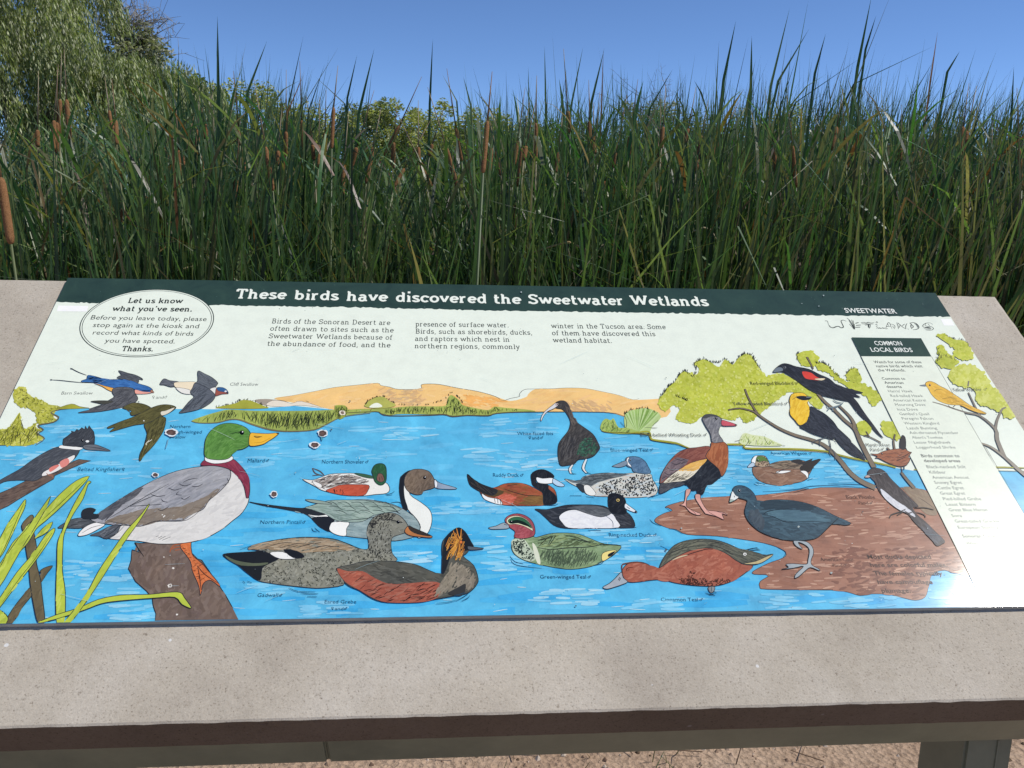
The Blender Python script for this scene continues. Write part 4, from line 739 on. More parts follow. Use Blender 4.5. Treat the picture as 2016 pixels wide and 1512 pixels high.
p = a.fill(3, '135,1010 160,998 260,990 350,985 420,980 300,965 380,930 500,905 620,892 760,890 880,900 960,925 1040,960 1110,970 1120,930 1108,860 1120,800 1160,750 1230,725 1300,728 1350,760 1385,810 1380,850 1330,870 1280,890 1270,940 1280,1000 1305,1050 1100,1060 960,1100 940,1150 950,1210 800,1232 700,1228 580,1215 460,1200 370,1180 300,1130 240,1075 180,1045', '86867a', 1.4)
a.strokes(p, 700, 10, 9, 3, ['7a7a6e','94948a','8c8c7e','6e6e62','a0a094'], 50); a.strokes(p, 330, 20, 5, 1, ['34352e','3e3f36'], 60, curve=3, box=(520,780,1080,1155)); a.strokes(p, 160, 70, 4, 1.2, ['33332e'], 20, box=(722,770,1012,1110))
q = T(3,'250,970 400,925 620,892 800,893 960,925 1100,975 980,985 760,985 700,1000 540,975'); a.strokes(q, 140, 6, 26, 3.2, ['9a8468','ab967c','86725a','b8a890'], 12); a.line(3,'250,972 400,925 620,892 760,890 880,900 960,925 1060,965|420,960 520,930 600,925|520,960 620,935 700,930|640,960 720,935 800,925|720,970 800,950 860,945|820,960 880,950 920,950|560,965 640,945',1.1)
p = a.fill(3, '140,1005 260,992 350,985 400,980 470,1010 510,1035 450,1065 400,1100 385,1180 300,1130 240,1080 180,1045', '212326', 1.2); a.fill(3,'150,1012 220,1045 340,1065 440,1060 400,1080 260,1080 180,1045','5c6450',0)
a.fill(3, '450,995 540,988 610,1025 620,1035 520,1035', 'eeeeea', 1); a.fill(3, '545,972 640,985 685,1022 610,1028', '1f2124', 1)
a.strokes(T(3,'1120,800 1160,745 1230,722 1310,735 1280,770 1200,780 1150,830 1130,900'), 90, 40, 5, 1.4, ['2c2c2a','3c3c38'], 30)
a.fill(3, '1388,812 1420,825 1480,850 1545,880 1540,892 1480,888 1400,878 1362,850', 'c07c48', 1.4); a.fill(3,'1388,812 1420,825 1480,850 1540,882 1450,868 1400,842','3c342c',.8); a.eye(3,1320,785,11); a.line(3,'1270,775 1300,778 1350,790',1.4)
a.line(3,'580,1230 640,1255 760,1258|660,1265 720,1272 780,1270|705,1290 770,1292|270,1185 285,1200|300,1185 330,1198',1,'1d4c6c')
a = picture('painted_eared_grebe', 'painted dark grebe with gold ear plumes and rust flanks', 20)
p = a.fill(3, '900,1100 1000,1075 1080,1055 1200,1050 1320,1055 1440,1075 1520,1110 1600,1140 1625,1130 1630,1080 1615,1000 1620,920 1650,880 1690,850 1712,828 1740,860 1790,920 1800,970 1780,1000 1760,1020 1830,1080 1860,1170 1850,1210 1820,1245 1780,1270 1700,1285 1560,1310 1450,1330 1250,1330 1150,1305 1060,1250 1000,1225 955,1190 940,1140', '56564e', 1.4)
a.strokes(p, 330, -10, 18, 2.6, ['484840','62625a','3c3c36','6a6a62'], 15)
q = T(3,'905,1102 980,1120 1080,1120 1160,1165 1260,1205 1400,1200 1520,1190 1600,1200 1620,1260 1560,1310 1450,1330 1250,1330 1150,1300 1060,1248 960,1190'); a.poly([uv(*z) for z in smooth(q, True)], lin('a35a48')); a.strokes(q, 230, 15, 18, 3, ['9c5442','b06854','8e4a3a','a8705e'], 14); a.strokes(q, 60, 25, 18, 1, ['2c1c18'], 12)
q = T(3,'1600,1200 1660,1120 1680,1040 1720,1060 1800,1090 1850,1160 1830,1230 1760,1270 1650,1280 1590,1290 1560,1300'); a.strokes(q, 150, 60, 18, 3.2, ['8a8272','9a9080','7c7466'], 20)
a.fill(0, T(4,'95,1110 98,1050 105,990 120,940 160,900 200,882 240,910 275,970 290,1000 260,1020 210,1025 170,1000 150,1050 130,1110 110,1160 95,1165'), '202226', 1.3)
for i in range(90):
    x = 130+a.r.random()*105; y = 930+a.r.random()*130
    a.line(4, '205,960 %g,%g' % (140+a.r.random()*70, 920+a.r.random()*160) if i % 2 else '%g,%g %g,%g' % (x, y-20, x-18, y+26), 1.4, a.r.choice(['d8963c','e0a64c','b87430','6a4424','c88438']))
a.line(4, '165,900 175,930 200,960|185,885 195,930 208,960|215,890 212,930 212,960', 1.8, 'c88438'); a.dab(4,212,972,11,11,'d87838',1)
a.fill(4, '255,998 290,1002 355,1012 300,1020 260,1018', '5c6268', 1.2); a.fill(0,T(4,'130,1290 200,1250 240,1230 240,1270 225,1298 190,1306'),'3a3a38',0)
a.line(4,'60,1352 130,1345 190,1330|185,1335 230,1310 260,1290|215,1338 255,1318 268,1302|170,1305 240,1285',1,'1d4c6c')
rewind(LF+1); a = picture('painted_ibis', 'painted dark ibis with long curved bill', 21)
a.line(4,'905,490 888,520 895,545',4,'e4e4e2'); a.line(4,'990,455 970,510 990,540',4,'e4e4e2'); a.line(4,'912,490 895,520 902,542 930,548|898,490 880,515 888,545|998,460 980,515 1000,540 1020,545|982,455 962,510 985,542|888,545 915,550|1000,542 980,545',1.1)
p = a.fill(4, '800,105 830,93 860,98 885,130 900,180 930,225 970,255 1030,300 1060,350 1073,385 1060,410 1030,440 980,455 940,460 915,485 870,495 830,495 815,450 815,380 830,340 870,290 885,260 890,220 865,170 840,145 810,140 790,130', '43413f', 1.4, sm=True)
a.strokes(p, 300, 55, 13, 2.2, ['383634','504d4a','2c2b2a','5a5652'], 20); q = T(4,'960,330 1020,320 1065,370 1050,420 980,445 930,430 940,370'); a.strokes(q, 150, 30, 7, 2, ['3c6450','4c7a60','2c4c40','223a30'], 30)
a.strokes(T(4,'820,370 890,280 950,330 920,440 850,490 820,450'), 90, 70, 16, 1.4, ['28282a','62605e'], 12); a.strokes(T(4,'850,120 885,130 940,235 900,250 880,180'),40,-60,10,1.6,['5e5650','6c6259'],15)
a.fill(4, '800,108 815,120 790,142 750,160 725,190 712,218 706,212 720,175 750,145 780,122', 'd8d8da', 1.2); a.dab(4,808,118,12,9,'b8aaa8'); a.eye(4,816,118,6)
rewind(LK0+1); a = picture('painted_ruddy_duck', 'painted rust red duck with raised black tail', 22)
p = a.fill(4, '330,640 420,632 480,608 560,602 620,612 680,640 720,660 750,640 720,600 790,640 808,700 800,725 740,740 620,745 480,740 400,720 350,690', '9a5238', 1.4)
a.strokes(p, 260, -8, 16, 3, ['924a32','a65e42','8a4630','7e5a34'], 12); q = T(4,'620,680 720,680 780,700 740,738 600,742 560,730'); a.strokes(q, 110, 5, 16, 3, ['7c5c34','8a6a3e','6c5030'], 12)
q = T(4,'420,690 500,665 560,690 540,735 470,738'); a.strokes(q, 70, 10, 14, 3, ['c4624c','d07460','b85844'], 12); a.fill(4,'360,640 480,655 420,690 340,665','56472c',0); a.line(4,'400,720 440,690|430,725 440,705|455,730 460,705|480,640 540,660 620,680 700,680|500,620 560,612',1.2)
a.fill(4, '342,668 380,690 450,705 470,735 440,735 380,715 350,695', 'f0f0ee', 1.2); a.line(4,'420,700 425,725|440,703 442,730|455,705 460,735',1.4)
p = a.fill(4, '252,548 290,580 340,610 400,632 440,650 410,680 350,665 300,640 265,610', '2c2c2c', 1.3); a.strokes(p, 30, -40, 22, 1.6, ['484440','1c1c1e'], 6); a.line(4,'252,550 300,600|258,575 310,620|268,605 320,640',2,INK)
p = a.fill(4, '650,590 648,550 680,525 725,520 770,540 790,565 760,580 690,580 680,600 750,615 755,640 790,670 808,700 800,728 760,740 725,735 720,670 690,640 660,620', '202226', 1.4); a.strokes(p, 60, 70, 12, 2, ['2c2e32','17181c'], 15)
a.fill(4, '680,568 720,575 780,572 785,600 740,608 690,600', 'eef0f0', 1.2); a.fill(4, '785,575 800,582 850,612 848,625 810,622 780,600', 'b4d0e8', 1.3)
a.line(4,'720,742 790,742 815,732',1,'1d4c6c')
rewind(L0); a = picture('painted_blue_winged_teal', 'painted speckled duck with slate blue head', 23)
p = a.fill(4, '855,578 900,585 950,590 970,565 1030,548 1120,540 1220,545 1290,540 1385,545 1400,580 1425,620 1432,650 1410,680 1330,692 1240,694 1150,688 1050,685 990,672 960,640 900,610', 'cdcfc6', 1.3)
a.strokes(p, 160, 5, 14, 3, ['c4cdd0','d8d4c8','cfc0b0','c0d0d8'], 15)
q = T(4,'860,580 950,592 970,565 1030,548 1120,540 1220,545 1260,550 1150,575 1060,600 1020,625 960,610 900,600'); a.poly([uv(*z) for z in q], lin('6c7478')); a.strokes(q, 130, 12, 20, 1.6, ['50585c','7e878a','3a4044'], 10); a.line(4,'975,570 1060,560 1160,560|1000,590 1080,575 1170,570',1)
a.fill(4, '925,612 970,615 985,650 965,660', '33383c', 1); a.fill(4, '975,620 1010,620 1050,670 1020,682 985,665', 'e8e8e2', .9)
q = T(4,'1060,610 1160,580 1290,550 1385,550 1425,620 1425,660 1330,688 1150,684 1070,675'); a.strokes(q, 330, 60, 3.4, 2.2, ['262a2c','30302c'], 30)
p = a.fill(4, '1232,455 1260,440 1310,442 1350,465 1372,500 1385,545 1290,538 1270,510 1240,498', '5a7a98', 1.4); a.strokes(p, 60, 40, 12, 2.6, ['506f8c','6686a4','486480'], 20)
a.fill(4, '1245,447 1255,448 1248,470 1270,500 1258,500 1238,478', 'eef0f0', .9); a.eye(4,1262,462,5); a.fill(4, '1152,498 1190,482 1235,465 1242,490 1200,506 1158,502', '8294a4', 1.3)
a.line(4,'888,682 960,682|990,688 1040,694|1370,698 1400,685 1420,675|1395,692 1440,675',1,'1d4c6c')
a = picture('painted_ring_necked_duck', 'painted black and white duck with black head', 24)
p = a.fill(4, '672,765 740,768 800,755 870,740 960,738 1050,740 1110,750 1140,775 1150,800 1180,780 1220,775 1260,800 1285,840 1288,875 1240,882 1000,884 860,884 790,865 740,820 700,785', '2f3238', 1.4)
a.strokes(p, 160, -10, 18, 2.6, ['3c3f45','25282d','4a4d54'], 15)
p = a.fill(4, '820,815 850,785 900,770 960,775 1040,800 1140,790 1175,830 1190,880 1000,884 880,882 840,850', 'e9eaec', 1.1); a.strokes(p, 60, 10, 20, 4, ['eef0f0','dcdee2','e4e4ea'], 20)
p = a.fill(4, '860,760 960,742 1060,745 1130,770 1140,795 1080,815 1000,795 920,768', '5c6064', 1); a.strokes(p, 60, -10, 16, 2.4, ['6c7074','4c5054'], 10)
p = a.fill(4, '1125,690 1140,670 1175,668 1215,685 1235,720 1225,755 1240,780 1220,800 1150,790 1128,760', '1c1e22', 1.4); a.strokes(p, 40, 50, 10, 2, ['2a2d32','14161a'], 25)
a.fill(4, '1232,730 1255,745 1300,778 1300,788 1270,780 1228,758', 'e4e8ec', 1.3); a.line(4,'1240,750 1260,765',1.6); a.dab(4,1295,782,7,5,INK); a.eye(4,1186,710,6,'d8c070'); a.line(4,'1000,898 1080,898|1200,885 1280,882 1300,878|1100,800 1150,840 1155,880',1,'1d3c5c')
rewind(L0); a = picture('painted_green_winged_teal', 'painted green duck with red head and green eye stripe', 25)
p = a.fill(4, '545,945 600,950 660,935 680,940 760,918 840,912 940,920 1020,950 1100,980 1205,992 1170,1040 1110,1080 1020,1120 900,1138 800,1128 700,1108 610,1085 550,1050 525,1000', '849c74', 1.4)
a.strokes(p, 300, -6, 16, 3, ['7a9068','90a882','6f8660','9cb08a'], 12)
q = T(4,'700,1015 820,1010 960,1000 1060,1020 1080,1060 1020,1110 900,1132 780,1122 700,1080'); a.strokes(q, 260, 70, 14, 1.2, ['3c4a38','4a5a44','5c6c54'], 10)
q = T(4,'670,950 760,925 840,918 940,925 1040,960 1180,995 1000,995 800,1010 690,1000'); a.strokes(q, 90, 15, 22, 1.4, ['4c5c3e','a3b47e','38462e'], 12); a.line(4,'680,1000 760,1015 880,1005 1000,1000 1100,985 1200,992|690,960 740,950 700,990|740,950 780,930 750,990|800,930 760,990|850,925 920,940 1000,965|880,950 960,960 1060,985',1.5)
q = T(4,'532,955 600,950 640,1000 680,1060 650,1090 590,1072 545,1040 528,995'); a.poly([uv(*z) for z in smooth(q,True)], lin('b8c4ae')); a.strokes(q, 130, 60, 3.4, 2, ['26302a'], 30); a.fill(4,'655,975 680,1000 700,1060 705,1105 685,1098 665,1040','d8dcc8',0)
a.fill(4,'1090,1040 1150,1020 1175,1028 1120,1075 1088,1085','ead888',1); a.fill(4,'1125,1045 1170,1025 1150,1050 1128,1062',INK,0)
p = a.fill(4, '485,830 510,805 560,793 610,805 650,835 670,880 665,930 600,948 545,940 548,905 515,880 495,855', 'a4525a', 1.4); a.strokes(p, 80, 50, 12, 2.6, ['9a4a50','b06068','8e4248'], 25)
a.fill(4, '495,835 520,812 570,808 620,830 650,870 658,900 640,890 600,870 550,858 510,860', 'dcd8b4', .8); a.fill(4, '505,835 540,815 590,818 630,845 652,885 620,868 570,852 520,855', '356848', .9); a.fill(4,'510,845 560,832 610,848 640,875 600,864 560,852 520,855','16241c',0); a.eye(4,524,843,8)
a.fill(4, '385,880 430,870 475,850 505,862 508,885 450,890 400,890', '94a2ac', 1.4); a.line(4,'480,860 500,865',1.6)
a.line(4,'520,1075 540,1105 600,1120 715,1132|518,1058 545,1090 600,1105|1040,1115 1080,1105 1100,1088|1060,1100 1090,1085',1,'1d4c6c')
rewind(LM+1); a = picture('painted_cinnamon_teal', 'painted cinnamon brown duck reaching down to feed', 26)
p = a.fill(7, '340,830 370,780 420,758 490,755 540,770 590,800 640,800 680,760 740,720 850,670 960,640 1080,640 1180,690 1290,770 1380,785 1320,840 1260,880 1180,920 1080,945 980,945 880,938 760,920 660,895 560,900 480,912 400,915 360,890', 'a5604c', 1.4)
a.strokes(p, 420, 30, 22, 4, ['9c5846','b06c56','94503e','ba7a64','a8644e'], 35); a.strokes(p, 130, 10, 5, 1.6, ['3c2018','54301f'], 40, box=(1335,1440,1140,1155)); a.strokes(p, 40, 70, 4, 1.6, ['4a281c'], 30, box=(1352,1368,1125,1150))
p = a.fill(7, '638,800 660,740 700,680 760,620 850,585 960,573 1080,580 1180,610 1270,650 1330,660 1440,690 1460,705 1540,692 1490,735 1400,775 1310,770 1240,740 1180,695 1080,650 980,645 880,665 780,710 700,760', '5a5c50', 1.4)
a.strokes(p, 240, lambda x,y: 40-(x-1300)*.35, 20, 2, ['4a4c42','6c6e60','3c3e36','7c7c6a'], 12); a.line(7,'700,700 760,670 850,640 960,620|740,740 850,700 1000,655 1060,655|900,600 1000,590 1100,600 1200,640|1000,620 1120,640 1220,700|1300,665 1360,650 1415,640|1330,668 1400,658 1438,662|1430,655 1400,640',1.2)
a.fill(7,'1300,770 1400,750 1480,715 1540,695 1500,730 1420,770','c8b888',1); a.line(7,'740,740 800,715 860,700',2.4,'c8b898'); a.dab(7,1315,693,14,12,'e8e8e4'); a.dab(7,1316,694,6,6,'5a5c50')
a.fill(7, '335,835 350,880 385,912 340,935 280,955 220,970 188,955 240,925 290,880', 'a6aeb6', 1.4); a.line(7,'310,900 322,875|318,905 330,880',1.3); a.line(7,'375,825 378,808 400,800 430,798|400,815 385,820',1.4,'5a2c20'); a.line(7,'345,840 340,780 380,765 460,755 530,768',2.4,'6a4438')
a.fill(7,'1025,955 1075,952 1068,990 1045,1000 1030,985','8a8e90',1.2); a.line(7,'1050,955 1048,990|1000,1000 1040,1012 1075,1005|1030,1015 1080,1020|1060,985 1090,1000',1.1)
rewind(LB+1); a = picture('painted_whistling_duck', 'painted chestnut duck with grey head and pink bill on long legs', 27)
PK = 'dca79a'
a.fill(5, '445,1130 475,1135 465,1170 445,1200 440,1260 460,1280 510,1305 555,1325 530,1335 470,1310 430,1265 390,1255 420,1240 432,1190 435,1150', PK, 1.2)
a.fill(5, '515,1170 550,1175 555,1215 600,1290 650,1300 720,1310 765,1335 720,1325 735,1370 680,1345 600,1325 580,1310 520,1220 510,1190', PK, 1.2); a.line(5,'600,1295 640,1325 735,1370|620,1300 680,1305 760,1335|445,1270 500,1310 520,1335',1,'6c3c38')
p = a.fill(5, '600,890 680,960 710,1030 690,1050 640,1090 600,1100 570,1170 530,1165 520,1140 480,1140 450,1100 380,1085 440,1060 500,1010 560,950', '22252a', 1.4); a.strokes(p, 90, 50, 14, 2.4, ['2e3238','181a1e','363a40'], 20)
p = a.fill(5, '232,1165 230,1120 250,1080 330,1070 400,1075 430,1090 380,1110 330,1120 280,1150', '4a4c52', 1.3); a.strokes(p, 40, 25, 16, 1.6, ['34363a','5c5e64'], 10)
p = a.fill(5, '260,1085 300,1040 380,980 450,940 540,900 600,890 560,950 500,1020 430,1065 340,1075', 'e4ddc8', 1.2); q = T(5,'360,1000 450,935 560,885 600,895 560,950 500,990 420,985'); a.strokes(q, 110, 30, 18, 4, ['dcaa50','e4b45e','e8c07a'], 10); a.strokes(p, 50, 25, 12, 1.2, ['5a564c','8a8474'], 12, box=(1305,1380,935,952))
p = a.fill(5, '235,1085 240,1030 270,970 310,910 370,850 440,815 520,805 620,795 625,850 600,890 540,905 450,935 380,980 320,1020 265,1070', '8a5446', 1.4)
a.strokes(p, 130, 25, 18, 3.4, ['7f4a3e','966052','72423a'], 12); q = T(5,'240,1080 250,1010 300,930 370,880 460,900 440,935 380,975 300,1030'); a.poly([uv(*z) for z in q], lin('77696c')); a.strokes(q, 80, 40, 16, 2.4, ['6a5c62','84767a','5c5056'], 14); a.line(5,'290,960 330,985 360,965|320,920 360,940 400,920|270,1000 300,1020 330,1005|350,890 400,905 440,890|400,930 450,915|250,1050 290,1030',1.2)
p = a.fill(5, '640,760 700,755 740,765 765,800 768,870 760,940 745,1000 715,1030 690,970 600,890 600,850 630,810', '9c5e3c', 1.4); a.strokes(p, 150, 75, 20, 3.2, ['925434','a86a46','b0724c','8a4c30'], 10)
p = a.fill(5, '565,575 590,548 640,545 690,560 720,590 718,625 700,650 695,700 730,755 700,765 645,765 630,700 600,650 578,610', '7c7c80', 1.4); a.strokes(p, 110, 60, 14, 2.6, ['6f6f74','8c8c90','9a9a9c','626268'], 22); a.fill(5,'565,575 590,548 640,545 700,568 640,562 600,575','4c4c4e',0)
a.fill(5, '718,592 760,600 820,620 836,632 780,636 720,632', 'd2606a', 1.3); a.dab(5,828,628,8,5,'4a2c2c'); a.eye(5,676,578,10)
rewind(L0); a = picture('painted_wigeon', 'painted brown duck with white crown and green eye patch', 28)
p = a.fill(5, '960,960 1000,950 1090,940 1180,910 1270,905 1340,900 1420,930 1430,960 1400,1020 1390,1045 1340,1070 1260,1085 1180,1100 1090,1090 1010,1060 965,1010', '8f6e5a', 1.4); a.strokes(p, 200, 5, 20, 4, ['85644f','9c7c68','7c5c48','a08470'], 18)
p = a.fill(5, '1090,935 1180,908 1280,905 1400,935 1440,960 1380,975 1280,970 1180,970 1120,960', '8c7a66', 1); a.strokes(p, 70, 5, 22, 1.8, ['5c5044','a3927c','3c352e'], 10)
a.fill(5,'1260,905 1330,895 1360,915 1430,890 1380,935 1300,925','3a3632',1.2); a.fill(5,'1340,950 1420,910 1495,892 1440,950 1390,1000 1340,980','38342f',1.2)
a.fill(5, '1145,1000 1165,985 1260,983 1240,995 1190,1005', 'f0f0ec', 1); a.line(5,'1100,995 1140,1005 1200,975 1280,970',1.3); a.fill(5,'1335,985 1375,985 1398,1010 1390,1045 1375,1020 1350,1000','f0f0ec',1.2)
a.fill(5, '952,900 975,870 1010,865 1060,870 1090,920 1090,945 1040,955 990,945 970,940', 'b49e84', 1.3); a.strokes(a.last, 60, 40, 3, 1.6, ['5c4a3c'], 40); a.fill(5,'980,900 1000,872 1050,875 1085,915 1050,905 1010,915','5f8040',.8)
a.fill(5,'952,905 975,870 1000,866 990,885 980,930 960,935','eef0ee',1); a.fill(5, '920,958 940,930 965,918 980,940 960,955', 'bcd0e0', 1.3); a.eye(5,1002,902,9)
a.line(5,'985,1070 1010,1090|970,1085 1000,1100|1000,1075 1060,1095|1390,1060 1430,1045|1380,1048 1410,1038',1,'1d4c6c')
rewind(LBR+1); a = picture('painted_red_winged_blackbird', 'painted black bird with red shoulder patch', 29)
p = a.fill(5, '1120,215 1150,175 1195,148 1240,150 1300,170 1400,190 1480,230 1560,265 1620,315 1700,340 1825,375 1760,380 1805,412 1745,405 1780,450 1840,540 1900,620 1950,690 1982,730 1930,690 1860,610 1780,530 1720,450 1690,440 1640,430 1560,410 1480,390 1400,350 1330,300 1260,250 1200,212', '2c2e33', 1.3)
a.strokes(p, 340, -28, 18, 2.2, ['35383e','24262a','40444c','1e2024'], 12); a.fill(5,'1120,215 1150,178 1190,180 1195,205','6f7a84',1)
a.fill(5, '1345,215 1370,208 1420,220 1460,250 1500,265 1530,262 1500,280 1430,275 1370,262', 'd3473a', 1); a.fill(5,'1440,268 1500,262 1528,266 1500,280','ecdcb8',.6); a.eye(5,1212,178,7,'5a5e64')
a.line(5,'1590,430 1620,450 1660,455|1670,450 1640,475 1560,495 1540,475|1560,495 1545,515|1580,490 1590,520|1600,485 1615,510',3,'6f8088')
a = picture('painted_yellow_headed_blackbird', 'painted black bird with yellow head', 30)
p = a.fill(5, '1400,490 1460,505 1530,545 1590,600 1625,650 1640,665 1720,740 1740,780 1800,830 1840,905 1780,880 1720,850 1650,790 1600,725 1590,740 1540,730 1440,700 1370,665 1330,630', '2e3138', 1.4)
a.strokes(p, 280, -40, 20, 2.4, ['383c44','24272c','444852'], 14); a.line(5,'1620,700 1700,790 1800,880|1600,740 1620,770',1.4); a.line(5,'1540,725 1470,745 1430,765 1440,775|1500,740 1480,765 1490,790|1555,730 1570,800 1560,840 1575,870|1575,820 1600,850 1605,900|1560,830 1545,825',2.4,'565a5e')
p = a.fill(5, '1250,420 1265,388 1310,375 1360,380 1390,410 1390,460 1405,490 1400,540 1385,600 1330,632 1290,590 1252,545 1255,500 1260,470 1248,445', 'ecc236', 1.4); a.strokes(p, 130, 70, 16, 3.4, ['f0c83e','e4b830','f4d050','dfae2c'], 20)
a.fill(5, '1300,410 1340,402 1380,405 1422,410 1390,432 1340,432', '24262a', 1.2); a.line(5,'1270,430 1300,412',1); a.line(5,'1380,412 1420,410',2.6,'7a8894')
a = picture('painted_coot', 'painted slate grey coot with white bill', 31)
p = a.fill(7, '1700,590 1760,590 1810,600 1850,640 1858,690 1840,740 1845,780 1905,815 1900,825 1835,800 1790,830 1745,870 1710,885 1720,850 1780,790 1700,805 1605,815 1660,800 1640,775 1700,770 1800,775 1815,740 1825,660 1790,620 1740,600 1745,620 1770,655 1720,630', 'a2abb0', 1.3)
p = a.fill(7, '1220,195 1225,165 1260,150 1310,155 1360,185 1395,230 1420,290 1480,270 1580,262 1700,270 1800,290 1900,325 1990,370 2040,395 2140,440 2150,455 2110,465 2010,455 1960,500 1900,555 1840,578 1720,588 1600,575 1500,545 1410,500 1340,430 1312,365 1325,300 1330,270 1290,255 1240,240', '3e5462', 1.4)
a.strokes(p, 620, lambda x,y: -10, 26, 4.4, ['384c58','46606e','33444f','4c6674','3f5763'], 16); a.strokes(T(7,'1340,340 1420,330 1470,430 1480,530 1400,490 1350,430'), 110, 60, 18, 4, ['4a5660','525e66','424c54'], 15)
q = T(7,'1460,380 1520,350 1600,340 1740,345 1860,365 1980,395 2000,440 1860,445 1700,440 1620,432 1540,400'); a.strokes(q, 190, 3, 26, 4, ['4e6c7a','557483','486472'], 6); a.line(7,'1460,380 1500,355 1600,340 1740,345|1462,385 1530,395 1620,435 1720,440 1860,435 2010,450',1.4,'1c2830'); a.strokes(T(7,'1420,290 1580,265 1760,280 1900,325 1850,345 1600,330 1450,345'), 150, 0, 24, 3.5, ['2c3c46','33444e'], 8)
a.fill(7, '1192,285 1200,240 1215,195 1240,228 1265,245 1230,270', 'e4e8e6', 1.3); a.fill(7,'1192,285 1200,262 1228,270','9cb0a8',.6); a.line(7,'1228,232 1232,245',1.6); a.eye(7,1268,192,11,'5c6c78'); a.line(7,'2060,405 1990,470 1920,540',1.3)
rewind(LBR+1); a = picture('painted_wren', 'painted small brown wren with upright tail', 32)
p = a.fill(8, '550,268 600,270 640,252 690,240 760,232 775,230 762,200 768,150 785,140 798,160 798,230 830,255 842,258 820,290 832,305 810,345 770,358 720,350 660,325 610,300 585,298 600,285', 'a06648', 1.3); a.strokes(p, 90, 10, 9, 2, ['8e5640','b07a5c','6c4634'], 20)
p = a.fill(8,'765,232 760,190 770,145 785,138 800,165 798,232','3a3836',1.2); a.line(8,'740,300 790,285 840,255|735,320 800,290',1.4); a.eye(8,632,268,6); a.line(8,'765,355 775,385 770,405|790,350 790,380',2,'4c4640')
a = picture('painted_phoebe', 'painted dark bird with white belly on the branch', 33)
p = a.fill(8, '510,435 530,420 535,390 570,370 620,375 660,400 690,440 740,490 790,540 850,600 890,640 850,650 880,700 940,750 1010,820 1075,885 1060,905 1020,920 980,870 920,810 860,750 820,700 760,670 700,630 640,570 600,510 580,460 550,435', '453f3f', 1.3)
a.strokes(p, 260, -50, 16, 2.4, ['3c3636','504a4a','5c5656','322e2e'], 14); p = a.fill(8, '620,515 660,540 720,590 780,630 830,670 865,700 865,720 820,690 760,670 690,620 640,570', 'd6d8de', 1); a.strokes(p, 40, -45, 12, 3, ['c8cad2','e0e2e6'], 10)
a.fill(8,'510,435 528,418 550,430 535,438','c0a8a0',1); a.eye(8,622,420,8); a.line(8,'800,660 760,680 700,700 685,725|790,670 820,690 850,680|860,655 930,650 1000,665|780,680 740,705|870,680 930,700 940,720',2.4,'403a36')
a.strokes(T(8,'940,760 1075,885 1020,918 900,790'), 60, -50, 18, 2.4, ['4a4c54','5c5e66'], 6)
rewind(LC+1); draw_warbler()
rewind(L0); LAYER[0] = LMAX[0]+2; L1 = LAYER[0]
LAYER[0] = L1; draw_damage(); rewind(2); draw_frame_graphics(); draw_lettering()
# ---------------------------------------------------------------- ground and water
rnd = random.Random(11)
def ground_z(x, y):
    if y < 1.7: z = 0
    elif y < 3.0: t = (y-1.7)/1.3; z = -.75*t*t*(3-2*t)
    elif y < 42: z = -.75
    elif y < 50: z = -.75+1.0*(y-42)/8
    else: z = .25
    return z
bm = bmesh.new()
xs = [-1500,-400,-120,-50,-25,-12,-6,-3]+[-2+.25*i for i in range(29)]+[6,8,12,25,50,120,400,1500]
ys = [-400,-60,-12,-4,-2]+[-1+.2*i for i in range(24)]+[4.5,6,10,20,35,42,44,46,50,60,120,500,2500]
grid = [[bm.verts.new((x, y, ground_z(x,y)+(noise.noise(Vector((x*1.7,y*1.7,0)))*.018 if -2 < y < 4 and -3 < x < 6 else 0))) for x in xs] for y in ys]
for j in range(len(ys)-1):
    for i in range(len(xs)-1): bm.faces.new((grid[j][i],grid[j][i+1],grid[j+1][i+1],grid[j+1][i]))
me = bpy.data.meshes.new('ground'); bm.to_mesh(me); bm.free(); me.shade_smooth(); me.materials.append(M_GROUND)
g = bpy.data.objects.new('ground', me); C.objects.link(g); tag(g, 'sandy reddish soil under and behind the sign', kind='structure')
m = MB(); m.face([(-90,2.2,-.42),(110,2.2,-.42),(110,46.5,-.42),(-90,46.5,-.42)]); o = m.build('water', M_WATER, attr=False); tag(o, 'still pond water behind the reed bed', kind='structure')
# pebbles and litter under the sign
m = MB()
for i in range(4200):
    x, y = rnd.uniform(-.6,3.0), rnd.uniform(.55,1.9); s = rnd.choice([.002,.003,.003,.005,.008])*rnd.uniform(.7,1.4); z = ground_z(x,y)+s*.25
    z += noise.noise(Vector((x*1.7,y*1.7,0)))*.018
    c = rnd.choice([(.42,.30,.22),(.5,.4,.32),(.3,.2,.14),(.12,.08,.05),(.16,.1,.07),(.55,.44,.36)])
    o = len(m.v); a0 = rnd.random()*3
    top = (x+rnd.uniform(-.3,.3)*s, y, z+s*.8)
    ring = [(x+math.cos(a0+k*1.2566)*s*rnd.uniform(.7,1.2), y+math.sin(a0+k*1.2566)*s*rnd.uniform(.7,1.2), z-s*.3) for k in range(5)]
    m.v += [top]+ring
    for k in range(5): m.f.append((o, o+1+k, o+1+(k+1)%5)); m.col.append(c)
o = m.build('gravel', leaf_mat('pebble', .9, 0, .2)); tag(o, 'loose small pebbles on the sandy soil', kind='stuff')
m = MB()
